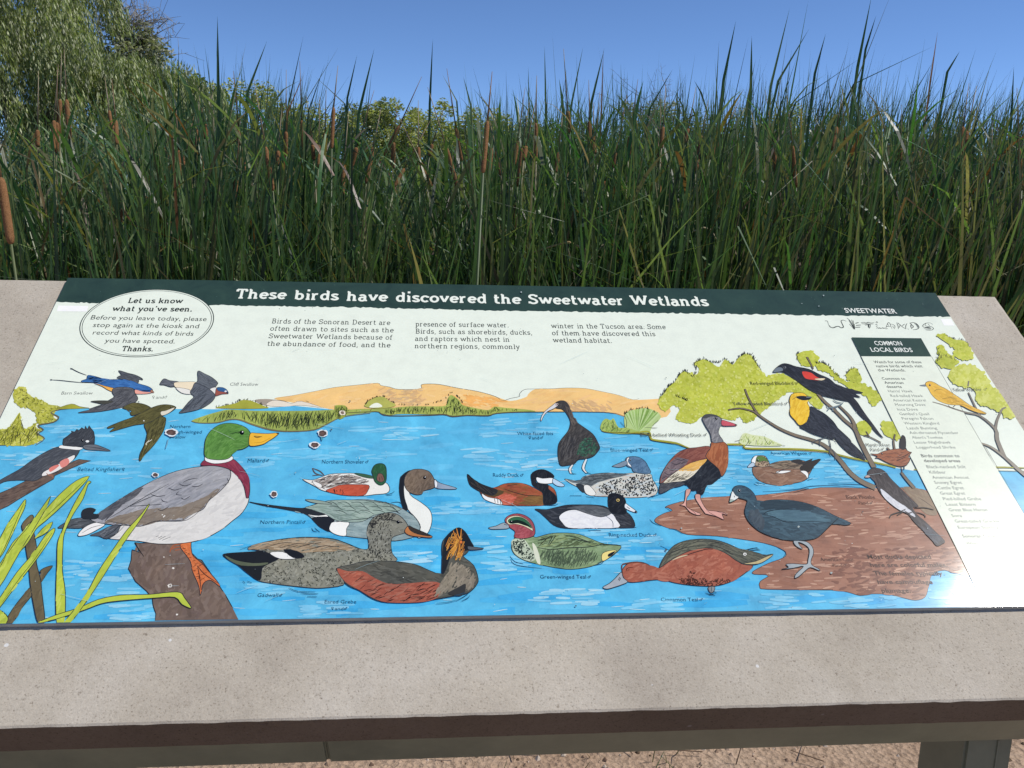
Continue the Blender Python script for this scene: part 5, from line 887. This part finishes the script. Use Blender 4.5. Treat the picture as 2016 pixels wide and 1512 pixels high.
for i in range(46):
    x, y = rnd.gauss(.93,.16), rnd.uniform(.95,1.35); z = ground_z(x,y)-.01; h = rnd.uniform(.03,.10); a = rnd.uniform(0,6.28); ln = rnd.uniform(.01,.06)
    c = rnd.choice([(.10,.14,.05),(.2,.22,.09),(.26,.18,.09),(.12,.08,.05)])
    m.tube([(x,y,z),(x+math.cos(a)*ln*.4,y+math.sin(a)*ln*.4,z+h*.6),(x+math.cos(a)*ln,y+math.sin(a)*ln,z+h)], [.0016,.0013,.0006], 4, c)
for i in range(30):
    x, y = rnd.uniform(.3,1.6), rnd.uniform(1.0,1.6); a = rnd.uniform(0,3.14); L = rnd.uniform(.03,.12)
    m.tube([(x,y,.012),(x+math.cos(a)*L,y+math.sin(a)*L,.02)], [.0015,.001], 4, (.16,.1,.06))
o = m.build('weeds', M_STALK); tag(o, 'sparse dry weeds and twigs on the soil beneath the sign', kind='stuff')
# ---------------------------------------------------------------- interpretive sign
TILT = R(33); SO = Vector((0,0,.95)); PW, PH = 1.2, .512
sign = empty('interpretive_sign', (.6,.2,0), 'slanted stone topped sign with colourful painted bird panel on green grey metal posts', 'sign')
def frame_obj(o):                      # puts an object into the tilted frame of the sign
    o.parent = sign; o.location = SO-sign.location; o.rotation_euler = (TILT,0,0); return o
# stone top with worn, slightly wavy edges
bm = bmesh.new(); U0, U1, V0, V1, D0, D1 = -.115, PW+.0933, -.0950, PH+.0005, -.0052, -.0505
nu, nv = 190, 60
def rim(u, v):
    e = min(u-U0, U1-u, v-V0, V1-v)
    return max(0, 1-e/.003)
top = [[None]*(nu+1) for _ in range(nv+1)]; bot = [[None]*(nu+1) for _ in range(nv+1)]
for j in range(nv+1):
    for i in range(nu+1):
        u, v = U0+(U1-U0)*i/nu, V0+(V1-V0)*j/nv
        if j == 1: v = V0+.0020
        if j == nv-1: v = V1-.0020
        if i == 1: u = U0+.0045
        if i == nu-1: u = U1-.0045
        du = dv = 0
        if j == 0: dv = noise.noise(Vector((u*40,0,3)))*.0006+noise.noise(Vector((u*260,0,5)))*.0007
        if j == nv: dv = noise.noise(Vector((u*40,4,3)))*.0008
        if i in (0, nu): du = noise.noise(Vector((v*50,i,3)))*.0012
        e = rim(u, v)
        top[j][i] = bm.verts.new((u+du, v+dv, D0-e*e*.0011+noise.noise(Vector((u*60,v*60,0)))*.00035))
        if j in (0, nv) or i in (0, nu): bot[j][i] = bm.verts.new((u+du*.6, v+dv*.5, D1))
for j in range(nv):
    for i in range(nu): bm.faces.new((top[j][i],top[j][i+1],top[j+1][i+1],top[j+1][i]))
for i in range(nu):
    bm.faces.new((bot[0][i],bot[0][i+1],top[0][i+1],top[0][i])); bm.faces.new((top[nv][i],top[nv][i+1],bot[nv][i+1],bot[nv][i]))
for j in range(nv):
    bm.faces.new((top[j][0],top[j+1][0],bot[j+1][0],bot[j][0])); bm.faces.new((bot[j][nu],bot[j+1][nu],top[j+1][nu],top[j][nu]))
bm.faces.new([bot[0][i] for i in range(nu,-1,-1)]+[bot[j][0] for j in range(1,nv+1)]+[bot[nv][i] for i in range(1,nu+1)]+[bot[j][nu] for j in range(nv-1,0,-1)])
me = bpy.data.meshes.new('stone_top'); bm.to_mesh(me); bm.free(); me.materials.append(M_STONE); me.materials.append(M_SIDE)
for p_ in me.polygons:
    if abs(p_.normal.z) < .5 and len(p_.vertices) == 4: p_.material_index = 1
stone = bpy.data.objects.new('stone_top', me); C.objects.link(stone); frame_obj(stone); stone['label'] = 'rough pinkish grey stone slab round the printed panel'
# metal beam in two lengths with a seam, end plates
for u0, u1 in ((-.07,.3815),(.3819,PW+.05)): frame_obj(box('beam', M_PAINT, (u0,V0+.0045,-.1070), (u1,V0+.07,D1-.0005), bev=.002))
frame_obj(box('rear_beam', M_PAINT, (-.07,V1-.12,-.1070), (PW+.05,V1-.05,D1-.0005), bev=.002))
for s_ in (.118, 1.036):
    frame_obj(box('support_arm', M_PAINT, (s_,V0+.072,-.10), (s_+.053,V1-.122,D1-.001), bev=.002))
    p = box('post', M_PAINT, (s_,.0,0), (s_+.053,.080,.848), bev=.003); p.parent = sign; p.location = -sign.location
    f = box('base_plate', M_PAINT, (s_-.04,-.04,.0), (s_+.093,.12,.012), bev=.002); f.parent = p
    for bx in (s_-.027, s_+.08):
        for by in (-.027,.107):
            mm = MB(); mm.tube([(bx,by,.012),(bx,by,.022)], .008, 6); q = mm.build('bolt', M_EDGE, p)
    q = box('weld_strip', M_PAINT, (s_+.0345,-.0012,.02), (s_+.0365,.001,.80), p)
panel = box('printed_panel', M_EDGE, (0,0,-.0052), (PW,PH,-.0002), bev=.0006, seg=1); frame_obj(panel); panel['label'] = 'printed panel with painted wetland birds and lettering'
a = Art(1); a.poly([(.0006,.0006),(PW-.0006,.0006),(PW-.0006,PH-.0006),(.0006,PH-.0006)], lin('e9f1e4'), z=0.0)
finish_picture('panel_face', None, a, panel, M_INK)
for nm, lb, a in PICTURES: finish_picture(nm, lb, a, panel, M_INK)
# ---------------------------------------------------------------- reeds
GREENS = [(.036,.080,.030),(.052,.105,.038),(.066,.122,.044),(.08,.138,.048),(.10,.155,.055),(.044,.092,.042),(.145,.185,.075),(.032,.066,.032)]
OLIVE = [(.11,.115,.055),(.13,.125,.07),(.09,.1,.05),(.16,.15,.08),(.19,.17,.10)]
DRY = [(.15,.09,.04),(.16,.11,.055),(.13,.06,.025),(.17,.12,.06)]
def leaf(m, base, h, az, lean, bend, width, twist, col, seg=7, kink=None, lean_x=0.0):
    # a strap leaf rising from base; az = direction it leans to
    dx, dy = math.cos(az), math.sin(az); pts = []; ang = lean; p = Vector(base); stp = h/seg
    for i in range(seg+1):
        pts.append(p.copy()); t = i/seg
        ang = lean+bend*t*t
        if kink and t > kink[0]: ang += kink[1]
        p = p+Vector((dx*math.sin(ang)+lean_x*t*t, dy*math.sin(ang), math.cos(ang)))*stp
    prev = None
    for i, q in enumerate(pts):
        t = i/seg; w_ = width*(.8+.3*t if t < .6 else .98*max(0, 1-((t-.6)/.4)**1.5))*.5
        a = az+1.57+twist*t; sd_ = Vector((math.cos(a), math.sin(a), 0))*w_
        if i == seg: cur = (q,)
        else: cur = (q-sd_, q+sd_)
        if prev is not None:
            o = len(m.v)
            if len(cur) == 2: m.v += [tuple(prev[0]),tuple(prev[1]),tuple(cur[1]),tuple(cur[0])]; m.f.append((o,o+1,o+2,o+3))
            else: m.v += [tuple(prev[0]),tuple(prev[1]),tuple(cur[0])]; m.f.append((o,o+1,o+2))
            m.col.append(col)
        prev = cur
def px_of(x, y): # rough photo column of a spot on the ground
    d = Vector((x,y,1.5))-CAM; return 1008+FPX*d.dot(CR)/max(d.dot(CF),.1)
def reed_height(px):
    k = [(-400,1.60),(0,1.66),(200,1.72),(330,1.86),(420,1.96),(520,1.95),(600,1.86),(660,1.69),(760,1.58),(880,1.64),(950,1.85),(1100,1.92),(1300,1.91),(1420,1.98),(1600,2.03),(1800,2.01),(1900,1.97),(2016,2.0),(2500,2.0)]
    for (a0,b0),(a1,b1) in zip(k, k[1:]):
        if px < a1: t = max(0,(px-a0)/(a1-a0)); return b0+(b1-b0)*t
    return 1.9
beds = [MB() for _ in range(3)]
rnd = random.Random(5)
NSH = 5600
for i in range(NSH):
    y = 2.05+6.4*rnd.random()**1.45; x = rnd.uniform(-2.6-.25*y, 2.6+.95*y)
    px = px_of(x, y)
    if px < 480:   # thinner stand on the left where open water glints through
        if rnd.random() < .22+.0*y or (y > 4.0 and rnd.random() < .55): continue
    y += noise.noise(Vector((x*.8,7,0)))*.35
    base = Vector((x, y, -.45)); H = 1.335+(reed_height(px)-1.335)*(y+.8)/4.3+.45+rnd.gauss(0,.07)+noise.noise(Vector((x*1.3,y*1.3,2)))*.13; cb = rnd.uniform(.62,1.4)
    rough_right = max(0, min(1, (px-1250)/500))
    wind = .05+.10*rough_right if px > 330 else .0
    nl = rnd.randint(6, 9); az0 = rnd.uniform(0,6.28)
    for k in range(nl):
        az = az0+(k%2)*math.pi+rnd.gauss(0,.5)
        r = rnd.random()
        pal = OLIVE if r < .08+.30*rough_right else GREENS
        kk = None
        if rnd.random() < .016: pal = DRY; kk = (rnd.uniform(.6,.85), rnd.uniform(.7,2.2))
        c = rnd.choice(pal); f = rnd.uniform(.8,1.25)*cb; c = tuple(v*f for v in c)
        h = H*(rnd.uniform(.86,1.0) if rnd.random() < .6 else rnd.uniform(.6,.9))
        if rnd.random() < .30: kk = (rnd.uniform(.5,.88), rnd.uniform(.7,2.2))
        if rnd.random() < .03: h += rnd.uniform(.05,.18)
        leaf(beds[i%3], base+Vector((rnd.gauss(0,.025),rnd.gauss(0,.025),0)), h, az, abs(rnd.gauss(.02,.07)), abs(rnd.gauss(.24,.3)), rnd.uniform(.011,.023)*(.7+.3*min(1,(y-1.6)/1.6)), rnd.gauss(0,2.6), c, kink=kk, lean_x=wind*rnd.uniform(.2,1.6))
# low tangle of bent and broken leaves between the shoots
for i in range(6500):
    y = 2.1+3.4*rnd.random(); x = rnd.uniform(-2.4-.25*y, 2.4+.95*y)
    z = rnd.uniform(.4,1.55); az = rnd.uniform(0,6.28)
    c = rnd.choice(GREENS*3+OLIVE*2+DRY[:1]); L = min(rnd.uniform(.3,.75), max(.12, 1.335+(reed_height(px_of(x,y))-1.335)*(y+.8)/4.3-z+.04))
    leaf(beds[i%3], Vector((x,y,z)), L, az, rnd.uniform(.15,1.1), rnd.uniform(.2,1.5), rnd.uniform(.008,.016), rnd.gauss(0,1), tuple(v*rnd.uniform(.8,1.4) for v in c), seg=5)
for bb, lb in zip(beds, ('dense green reed leaves behind the sign','dense green reed leaves behind the sign','dense green reed leaves behind the sign')):
    o = bb.build('reed_leaves', M_REED); tag(o, lb, kind='stuff')
# tall single blades that stand clear against the sky: things one can point at
TALL = [(430,210,428,30,16),(480,200,526,80,14),(700,250,737,95,16),(845,230,852,75,12),(680,210,703,108,10),(440,260,470,160,8),(1075,230,1072,90,10),(1160,220,1190,95,12),(1183,250,1188,95,8),(1420,180,1449,40,14),(1478,190,1480,70,14),(1510,200,1555,15,14),(1520,180,1594,55,14),(1600,160,1626,65,12),
    (1683,160,1716,-8,14),(1700,110,1725,30,10),(1650,180,1840,90,10),(1830,170,1846,62,14),(1860,150,1890,100,12),(1790,200,1838,120,8),(1990,260,1996,130,12),(1540,220,1700,110,8),(1120,230,1148,92,10),(1042,240,1040,130,8),(930,220,912,150,10),(600,240,640,125,8),(560,235,600,142,8),(350,240,352,85,10),(1270,230,1325,135,10),(1225,230,1222,125,8),(905,210,870,145,8),(690,215,620,150,8)]
for k, (x0,y0,x1,y1,wp) in enumerate(TALL):
    d = rnd.uniform(3.4,4.6); P0, P1 = ray(x0,y0,d), ray(x1,y1,d); v = (P1-P0); base = P0-Vector((v.x*.5, 0, P0.z+.45))
    m = MB(); L = 9; w_ = wp/FPX*d*.22; prev = None; a = rnd.uniform(-.5,.5); sd_ = Vector((math.cos(a),math.sin(a),0)); c = rnd.choice(GREENS[:4]) if k % 9 != 8 else (.3,.14,.05)
    for i in range(L+1):
        t = i/L; q = base*(1-t)**2+P0*2*t*(1-t)*1.0+P1*t*t if False else (base.lerp(P0, t/.6) if t < .6 else P0.lerp(P1, (t-.6)/.4))
        ww = w_*(1 if t < .6 else max(0,1-((t-.6)/.4)**1.6)); sx = sd_*ww
        cur = (q-sx, q+sx, q+Vector((0,ww*.35,0)))
        if prev: 
            m.face([prev[0],prev[2],cur[2],cur[0]], c); m.face([prev[2],prev[1],cur[1],cur[2]], c)
        prev = cur
    o = m.build('reed_blade', M_REED)
    ttl = [(300,'left of the willow edge'),(500,'just right of the willow'),(620,'above the start of the title'),(780,'above the word birds'),(880,'in the low gap of the skyline'),(1000,'right of the skyline gap'),(1150,'above the word the'),(1300,'above the word Sweetwater'),(1450,'above the word Wetlands'),(1600,'past the end of the title'),(1760,'left of small SWEETWATER'),(1880,'above small SWEETWATER'),(3000,'at the right edge')]
    where = next(s for lim, s in ttl if x1 < lim); used_tall = globals().setdefault('_ut', {})
    lb_ = ('tall %s reed blade %s, %s' % ('orange brown' if k%9==8 else 'dark green', where, 'high in the sky' if y1 < 70 else 'leaning right' if x1-x0 > 60 else 'leaning left' if x1 < x0-8 else 'clear of the reeds' if y1 > 120 else 'upright against the sky'))
    used_tall[lb_] = used_tall.get(lb_, 0)+1
    if used_tall[lb_] > 1: lb_ = lb_.replace('tall', ['','','shorter','small'][used_tall[lb_]], 1)
    tag(o, lb_, 'reed', 'tall reed blades against the sky')
# arched dry leaf in front
for pts, c, lb in ((((1040,500),(1085,485),(1120,476),(1150,490),(1185,508)),(.42,.30,.13),'arched straw coloured dead leaf above the word Sweetwater'),(((1365,455),(1385,448),(1400,452),(1410,470)),(.40,.34,.2),'small curled pale dead leaf above the word Wetlands'),(((310,498),(325,488),(343,468)),(.5,.34,.12),'short straw coloured stub lower left in the reeds'),(((190,470),(212,505),(236,540)),(.42,.38,.2),'pale broken stalk leaning at the lower left'),(((350,533),(375,525),(398,521)),(.5,.42,.22),'pale horizontal broken stalk at the lower left')):
    m = MB(); q = [ray(x, y, 3.0) for x, y in pts]; m.tube(q, [.0035]*(len(q)-1)+[.001], 5, c); o = m.build('dead_leaf', M_STALK); tag(o, lb, 'dead leaf', 'dead leaves among the reeds')
# ---------------------------------------------------------------- cattails with brown heads: every one a thing
HEADS = [(2,350,22,481),(107,237,105,296),(118,196,117,267),(112,241,111,304),(131,196,137,274),(74,256,74,289),(215,218,222,255),(228,237,230,285),(352,296,353,374),(365,305,361,326),(398,307,398,344),(407,245,403,272),(390,252,388,296),(355,391,361,418),(465,350,460,422),(523,289,537,376),(563,259,563,307),(594,237,597,293),(615,285,618,315),(628,285,626,330),(657,211,653,293),(677,326,674,385),(478,311,480,337),(470,256,472,285),(548,297,547,326),
 (702,290,688,341),(734,291,721,362),(787,247,757,307),(775,280,773,332),(796,332,776,368),(824,290,825,326),(827,320,849,368),(851,284,845,307),(879,291,901,370),(898,253,909,318),(960,238,951,341),(967,290,964,364),(977,299,987,345),(1019,278,1012,326),(1028,291,1019,368),(1036,288,1031,315),(1055,242,1055,318),(1118,219,1121,261),(1161,238,1160,291),(1168,268,1170,303),(1170,303,1165,359),(1191,357,1174,416),(1241,268,1237,307),(1298,360,1297,426),(1299,296,1298,330),
 (1306,250,1302,292),(1381,267,1370,338),(1416,275,1398,313),(1355,254,1349,283),(1522,284,1528,343),(1560,286,1567,370),(1664,271,1666,296),(1647,250,1638,296),(1647,381,1655,453),(1773,292,1771,317),(1797,300,1799,372),(1838,383,1852,423),(1896,250,1892,296),(1904,258,1892,334),(2006,292,2011,372),(1435,529,1437,567),(1950,330,1948,352),(1100,300,1094,340),(1213,300,1208,330),(640,262,640,300),(300,320,298,350),(420,330,421,365)]
words = [(60,'at the left edge above the stone'),(160,'above the left corner of the panel'),(290,'above the visitor note oval'),(420,'right of the visitor note oval'),(500,'above the start of the word These'),(570,'above the end of the word These'),(680,'above the word birds'),(770,'above the word have'),(860,'above the start of the word discovered'),(965,'above the end of the word discovered'),(1033,'above the word the'),(1130,'above the start of the word Sweetwater'),(1235,'above the end of the word Sweetwater'),(1320,'above the start of the word Wetlands'),(1410,'above the end of the word Wetlands'),(1600,'right of the title end'),(1760,'above the small word SWEETWATER'),(1860,'above the right end of the green band'),(3000,'above the right stone margin')]
seen = {}
cnt = {}
for hx in HEADS:
    wd = next(s for lim, s in words if hx[0] < lim); cnt.setdefault(wd, []).append(hx)
rnd = random.Random(21)
for hx in HEADS:
    x0, y0, x1, y1 = hx; lp = math.hypot(x1-x0, y1-y0)
    d = max(2.4, min(3.5, .15*FPX/max(lp,30)))
    if x0 < 20: d = 2.35
    top, bt = ray(x0,y0,d), ray(x1,y1,d+rnd.uniform(-.03,.03)); L = (top-bt).length; ax = (top-bt).normalized()
    down = bt.z+.45; lean = Vector((ax.x*.55, ax.y*.3, 0)); base = Vector((bt.x-lean.x*down, bt.y-lean.y*down, -.45))
    wd = next(s for lim, s in words if hx[0] < lim); mates = sorted(cnt[wd], key=lambda h: h[1]+h[3]); rk = mates.index(hx)
    order = ['' if len(mates) == 1 else ('highest' if rk == 0 else 'lowest' if rk == len(mates)-1 else ['','second highest','third highest','fourth highest','fifth highest','sixth highest'][rk])][0]
    how = 'leaning left' if x0-x1 < -9 else 'leaning right' if x0-x1 > 9 else 'upright'
    size = 'long' if lp > 70 else 'short' if lp < 38 else 'slim'
    t = empty('cattail', base, '%s %s cattail head%s %s' % (size, how, ', '+order+',' if order else '', wd), 'cattail', 'cattails with brown heads in the reed bed')
    lo = lambda p: p-base
    mid = base.lerp(bt, .55)+Vector((lean.x*.1,0,0))
    sp = top+ax*rnd.uniform(.14,.24)+Vector((rnd.uniform(-.01,.01),0,0))
    stc = rnd.choice([(.06,.09,.03),(.09,.11,.04),(.13,.12,.05)])
    m = MB(); m.tube([lo(base),lo(mid),lo(bt)], [.006,.0045,.0035], 6, stc); m.build('stem', M_STALK, t, True)
    rr = .0067*rnd.uniform(.85,1.2)*d/2.8; 
    if x0 < 20: rr = .0112
    ts = [0,.03,.1,.3,.5,.7,.9,.97,1]; rad = [.3,.75,.96,1,1.02,1,.95,.72,.3]
    m = MB(); m.tube([lo(bt.lerp(top, q)) for q in ts], [rr*q for q in rad], 9); m.build('flower_head', M_HEAD, t, True)
    m = MB(); m.tube([lo(top),lo(top.lerp(sp,.5)),lo(sp)], [.0028,.0022,.0008], 5, rnd.choice([(.2,.14,.07),(.18,.1,.045),(.24,.18,.1)])); m.build('spike', M_STALK, t, True)
    for k in range(4):
        m = MB(); leaf(m, Vector((rnd.gauss(0,.01),rnd.gauss(0,.01),0)), (bt.z+.45)*rnd.uniform(.6,.93), rnd.uniform(0,6.28), rnd.uniform(.01,.08), rnd.uniform(.05,.5), rnd.uniform(.007,.011), rnd.gauss(0,.8), rnd.choice(GREENS)); m.build('leaf', M_REED, t)
# ---------------------------------------------------------------- trees
def crown_blobs(rng, c, r, n, flat=.8):
    out = [(Vector(c), r*.62)]
    for i in range(n):
        a, e = rng.uniform(0,6.28), rng.uniform(-.5,1.2); q = Vector((math.cos(a)*math.cos(e), math.sin(a)*math.cos(e), math.sin(e)*flat))*r*rng.uniform(.45,.8)
        out.append((Vector(c)+q, r*rng.uniform(.25,.42)))
    return out
def trunk_obj(t, h, rad, blobs, rng, nlimb=7):
    m = MB(); m.tube([(0,0,-.2),(rng.uniform(-.1,.1),0,h*.25),(rng.uniform(-.2,.2),0,h*.55)], [rad*1.2,rad,rad*.7], 9, (1,1,1))
    tr = m.build('trunk', M_BARK, t, True, False)
    for i in range(nlimb):
        b_ = blobs[rng.randrange(len(blobs))][0]; s = Vector((0,0,h*rng.uniform(.2,.5))); k = s.lerp(b_, .5)+Vector((0,0,h*.06))
        m = MB(); m.tube([s,k,b_], [rad*.55,rad*.3,rad*.08], 6); m.build('limb', M_BARK, t, True, False)
def leaf_crown(t, blobs, n, size, cols, rng, droop=0.0, name='crown'):
    m = MB()
    tot = sum(b[1]**2 for b in blobs)
    for c, r in blobs:
        for k in range(int(n*r*r/tot)):
            d = Vector((rng.gauss(0,1),rng.gauss(0,1),rng.gauss(0,1))).normalized(); p = c+d*r*(rng.random()**.35)*rng.uniform(.85,1.12)
            a = rng.uniform(0,6.28); u = Vector((math.cos(a),math.sin(a),rng.uniform(-.7,.7)-droop)).normalized(); v = u.cross(Vector((rng.gauss(0,1),rng.gauss(0,1),rng.gauss(0,1)))).normalized()
            s = size*rng.uniform(.5,1.4); cc = rng.choice(cols); f = rng.uniform(.75,1.25)
            m.face([p-u*s-v*s*.0, p-v*s*.42, p+u*s, p+v*s*.42], tuple(q*f for q in cc))
    return m.build(name, M_TREE, t)
rt = random.Random(9)
# willow on the left: hanging strands of narrow leaves
wc = ray(70,250,12.5); wb = Vector((wc.x, wc.y, -.2))
t = empty('willow_tree', wb, 'large drooping olive green willow at the upper left behind the reeds', 'tree')
WB = []
for (x,y,dd,r) in ((60,60,12.5,.85),(-60,180,12,1.1),(150,130,12.2,.62),(210,150,12.0,.55),(80,40,13,.75),(-160,0,13,1.2),(190,260,11.8,.8),(290,260,11.8,.75),(60,300,12,.9),(270,180,12.2,.55),(340,270,12.2,.5),(20,-80,13,.9),(390,290,12,.5),(150,-20,13.2,.6),(280,150,12.3,.42),(330,200,12.3,.42),(385,235,12.3,.36),(345,150,12.6,.42),(395,200,12.6,.40),(360,300,12.4,.6),(-250,200,12.5,1.3),(-100,-120,13,1.0)):
    WB.append((ray(x,y,dd)-wb, r))
trunk_obj(t, 5, .22, WB, rt, 12)
WCOL = [(.22,.255,.10),(.26,.295,.125),(.31,.33,.16),(.18,.21,.085),(.36,.37,.20),(.12,.14,.06)]
m = MB(); tw = MB()
for c, r in WB:
    for k in range(int(520*r*r)+170):
        if k % 14 == 0: d0 = Vector((rt.gauss(0,1),rt.gauss(0,1),abs(rt.gauss(0,.8))-.3)).normalized(); cl_ = rt.uniform(.7,1.35)
        d = (d0+Vector((rt.gauss(0,.13),rt.gauss(0,.13),rt.gauss(0,.10)))).normalized(); p = c+d*r*rt.choice([rt.uniform(.75,1.0),rt.uniform(.3,1)]); L = rt.uniform(.25,.8); dr = Vector((d.x*.35+rt.gauss(0,.12),d.y*.35,-1)).normalized()
        col = tuple(q_*cl_ for q_ in rt.choice(WCOL))
        for q in range(int(L/.030)):
            pp = p+dr*q*.030+Vector((rt.gauss(0,.012),rt.gauss(0,.012),0)); a = rt.uniform(0,6.28); u = (Vector((math.cos(a)*.55,math.sin(a)*.55,-1))).normalized(); v = Vector((-math.sin(a),math.cos(a),0))
            s = rt.uniform(.028,.055); f = rt.uniform(.75,1.3); m.face([pp, pp+u*s-v*s*.2, pp+u*s*2, pp+u*s+v*s*.2], tuple(z*f for z in col))
m.build('crown', M_TREE, t); print('willow faces', len(m.f))
# grey twiggy tree behind the willow
def far_tree(px, py, depth, rad, cols, label, n=2600, size=.09, flat=.8, name='shrub_tree', twigs=0, seed=1, sq=1.0):
    rng = random.Random(seed); c = ray(px, py, depth); base = Vector((c.x, c.y, .1 if depth > 45 else -.3)); t = empty(name, base, label, 'tree', 'trees beyond the reeds')
    bl = crown_blobs(rng, c-base, rad, 9, flat)
    # foliage reaches down to the ground
    bl = [(Vector((rng.gauss(0,.62)*rad, rng.gauss(0,.4)*rad, (c.z-base.z)+rad*rng.uniform(-.75,.55)*(1.0))), rad*rng.uniform(.22,.42)) for i in range(20)]
    bl = [(b_-Vector((0,0,abs(b_.x)**1.5*.35/max(rad,.5))), r_) for b_, r_ in bl]
    for i in range(16): bl.append((Vector((rng.uniform(-1.8,1.8)*rad, (rng.random()-.5)*rad, (c.z-base.z)*rng.uniform(.1,1)-rad*.2)), rad*rng.uniform(.35,.6)))
    trunk_obj(t, c.z-base.z+rad*.5, max(.05, rad*.09), bl, rng, 5); leaf_crown(t, bl, int(n*(4.2 if depth > 20 else 3.2)), size*.85, cols, rng)
    if twigs:
        m = MB()
        for i in range(twigs):
            a = rng.uniform(-1.9,1.9); L = rad*rng.uniform(.5,1.15); s = (c-base)+Vector((rng.gauss(0,rad*.3),rng.gauss(0,rad*.3),rng.gauss(.2,rad*.3))); e = s+Vector((math.sin(a)*L, rng.gauss(0,.2), abs(math.cos(a))*L*.9))
            k = s.lerp(e,.5)+Vector((rng.gauss(0,.06),0,rng.gauss(0,.06))); m.tube([s,k,e], [.012,.007,.003], 4)
            for z in range(5):
                s2 = k.lerp(e, rng.random()); e2 = s2+Vector((rng.gauss(0,.14),rng.gauss(0,.1),rng.gauss(.06,.12))); m.tube([s2,e2], [.005,.002], 3)
        m.build('bare_twigs', M_TWIG, t, False, False)
    return t
M_TWIG = paint_mat('pale_bark', (.34,.31,.27), .9)
GREY = [(.24,.25,.16),(.29,.29,.2),(.19,.2,.13),(.34,.33,.25)]
FRESH = [(.09,.15,.045),(.12,.18,.055),(.07,.12,.04)]
MESQ = [(.34,.35,.11),(.40,.40,.13),(.26,.28,.09),(.20,.22,.08),(.46,.45,.16)]
DULL = [(.21,.24,.11),(.17,.2,.09),(.26,.28,.13),(.13,.16,.07)]
far_tree(255,95,15.0,.62,GREY,'grey green twiggy tree with bare branch tips right of the willow top',3400,.05,twigs=110,seed=2)
far_tree(385,190,13.5,.42,FRESH,'fresh green young tree at the right edge of the willow',2600,.04,seed=3)
far_tree(470,225,30,1.5,MESQ,'small olive yellow tree right of the willow behind the reeds',2400,.09,seed=4)
far_tree(545,255,32,1.4,DULL,'low dull green tree beyond the reeds above the word birds',2200,.09,seed=5)
far_tree(728,245,34,1.25,DULL,'grey green round tree at the left end of the skyline gap',3600,.08,seed=6)
far_tree(785,248,34,1.35,MESQ,'bright olive yellow tree in the middle of the skyline gap',4200,.08,seed=7)
far_tree(872,240,35,1.2,MESQ,'olive yellow tree at the right end of the skyline gap',3800,.08,seed=8)
far_tree(995,262,36,1.5,MESQ,'olive tree behind the reeds above the word the',3000,.09,seed=9)
far_tree(1090,285,36,1.5,DULL,'dull green tree behind the reeds above the word Sweetwater',2600,.09,seed=10)
far_tree(1275,250,30,1.25,GREY,'greyish feathery tree behind the reeds above the word Wetlands',3000,.07,seed=11,twigs=60)
far_tree(1400,262,36,1.5,DULL,'dark green tree behind the reeds past the word Wetlands',2400,.09,seed=12)
far_tree(1515,255,34,1.2,MESQ,'yellow green tree behind the tallest reeds right of the title',3000,.08,seed=13)
far_tree(640,290,38,1.5,DULL,'low bush like tree left of the skyline gap',2200,.1,seed=14)
far_tree(840,300,40,1.8,DULL,'low dark tree mass behind the skyline gap',2400,.1,seed=15)
far_tree(1700,320,38,1.9,DULL,'low tree behind the reeds above the small word SWEETWATER',2000,.1,seed=16)
far_tree(1950,320,38,2.0,DULL,'low tree behind the reeds at the right edge',2000,.1,seed=17)
for o in list(C.objects):
    if o.type == 'MESH' and o.parent is None and 'kind' not in o and 'label' not in o: print('UNTAGGED', o.name)
print('TRIS', sum(len(o.data.polygons) for o in C.objects if o.type == 'MESH'), 'layers', LMAX[0], LAYER[0])

for o in C.objects:
    if o.name.startswith('stain_speck'): o['kind'] = 'stuff'
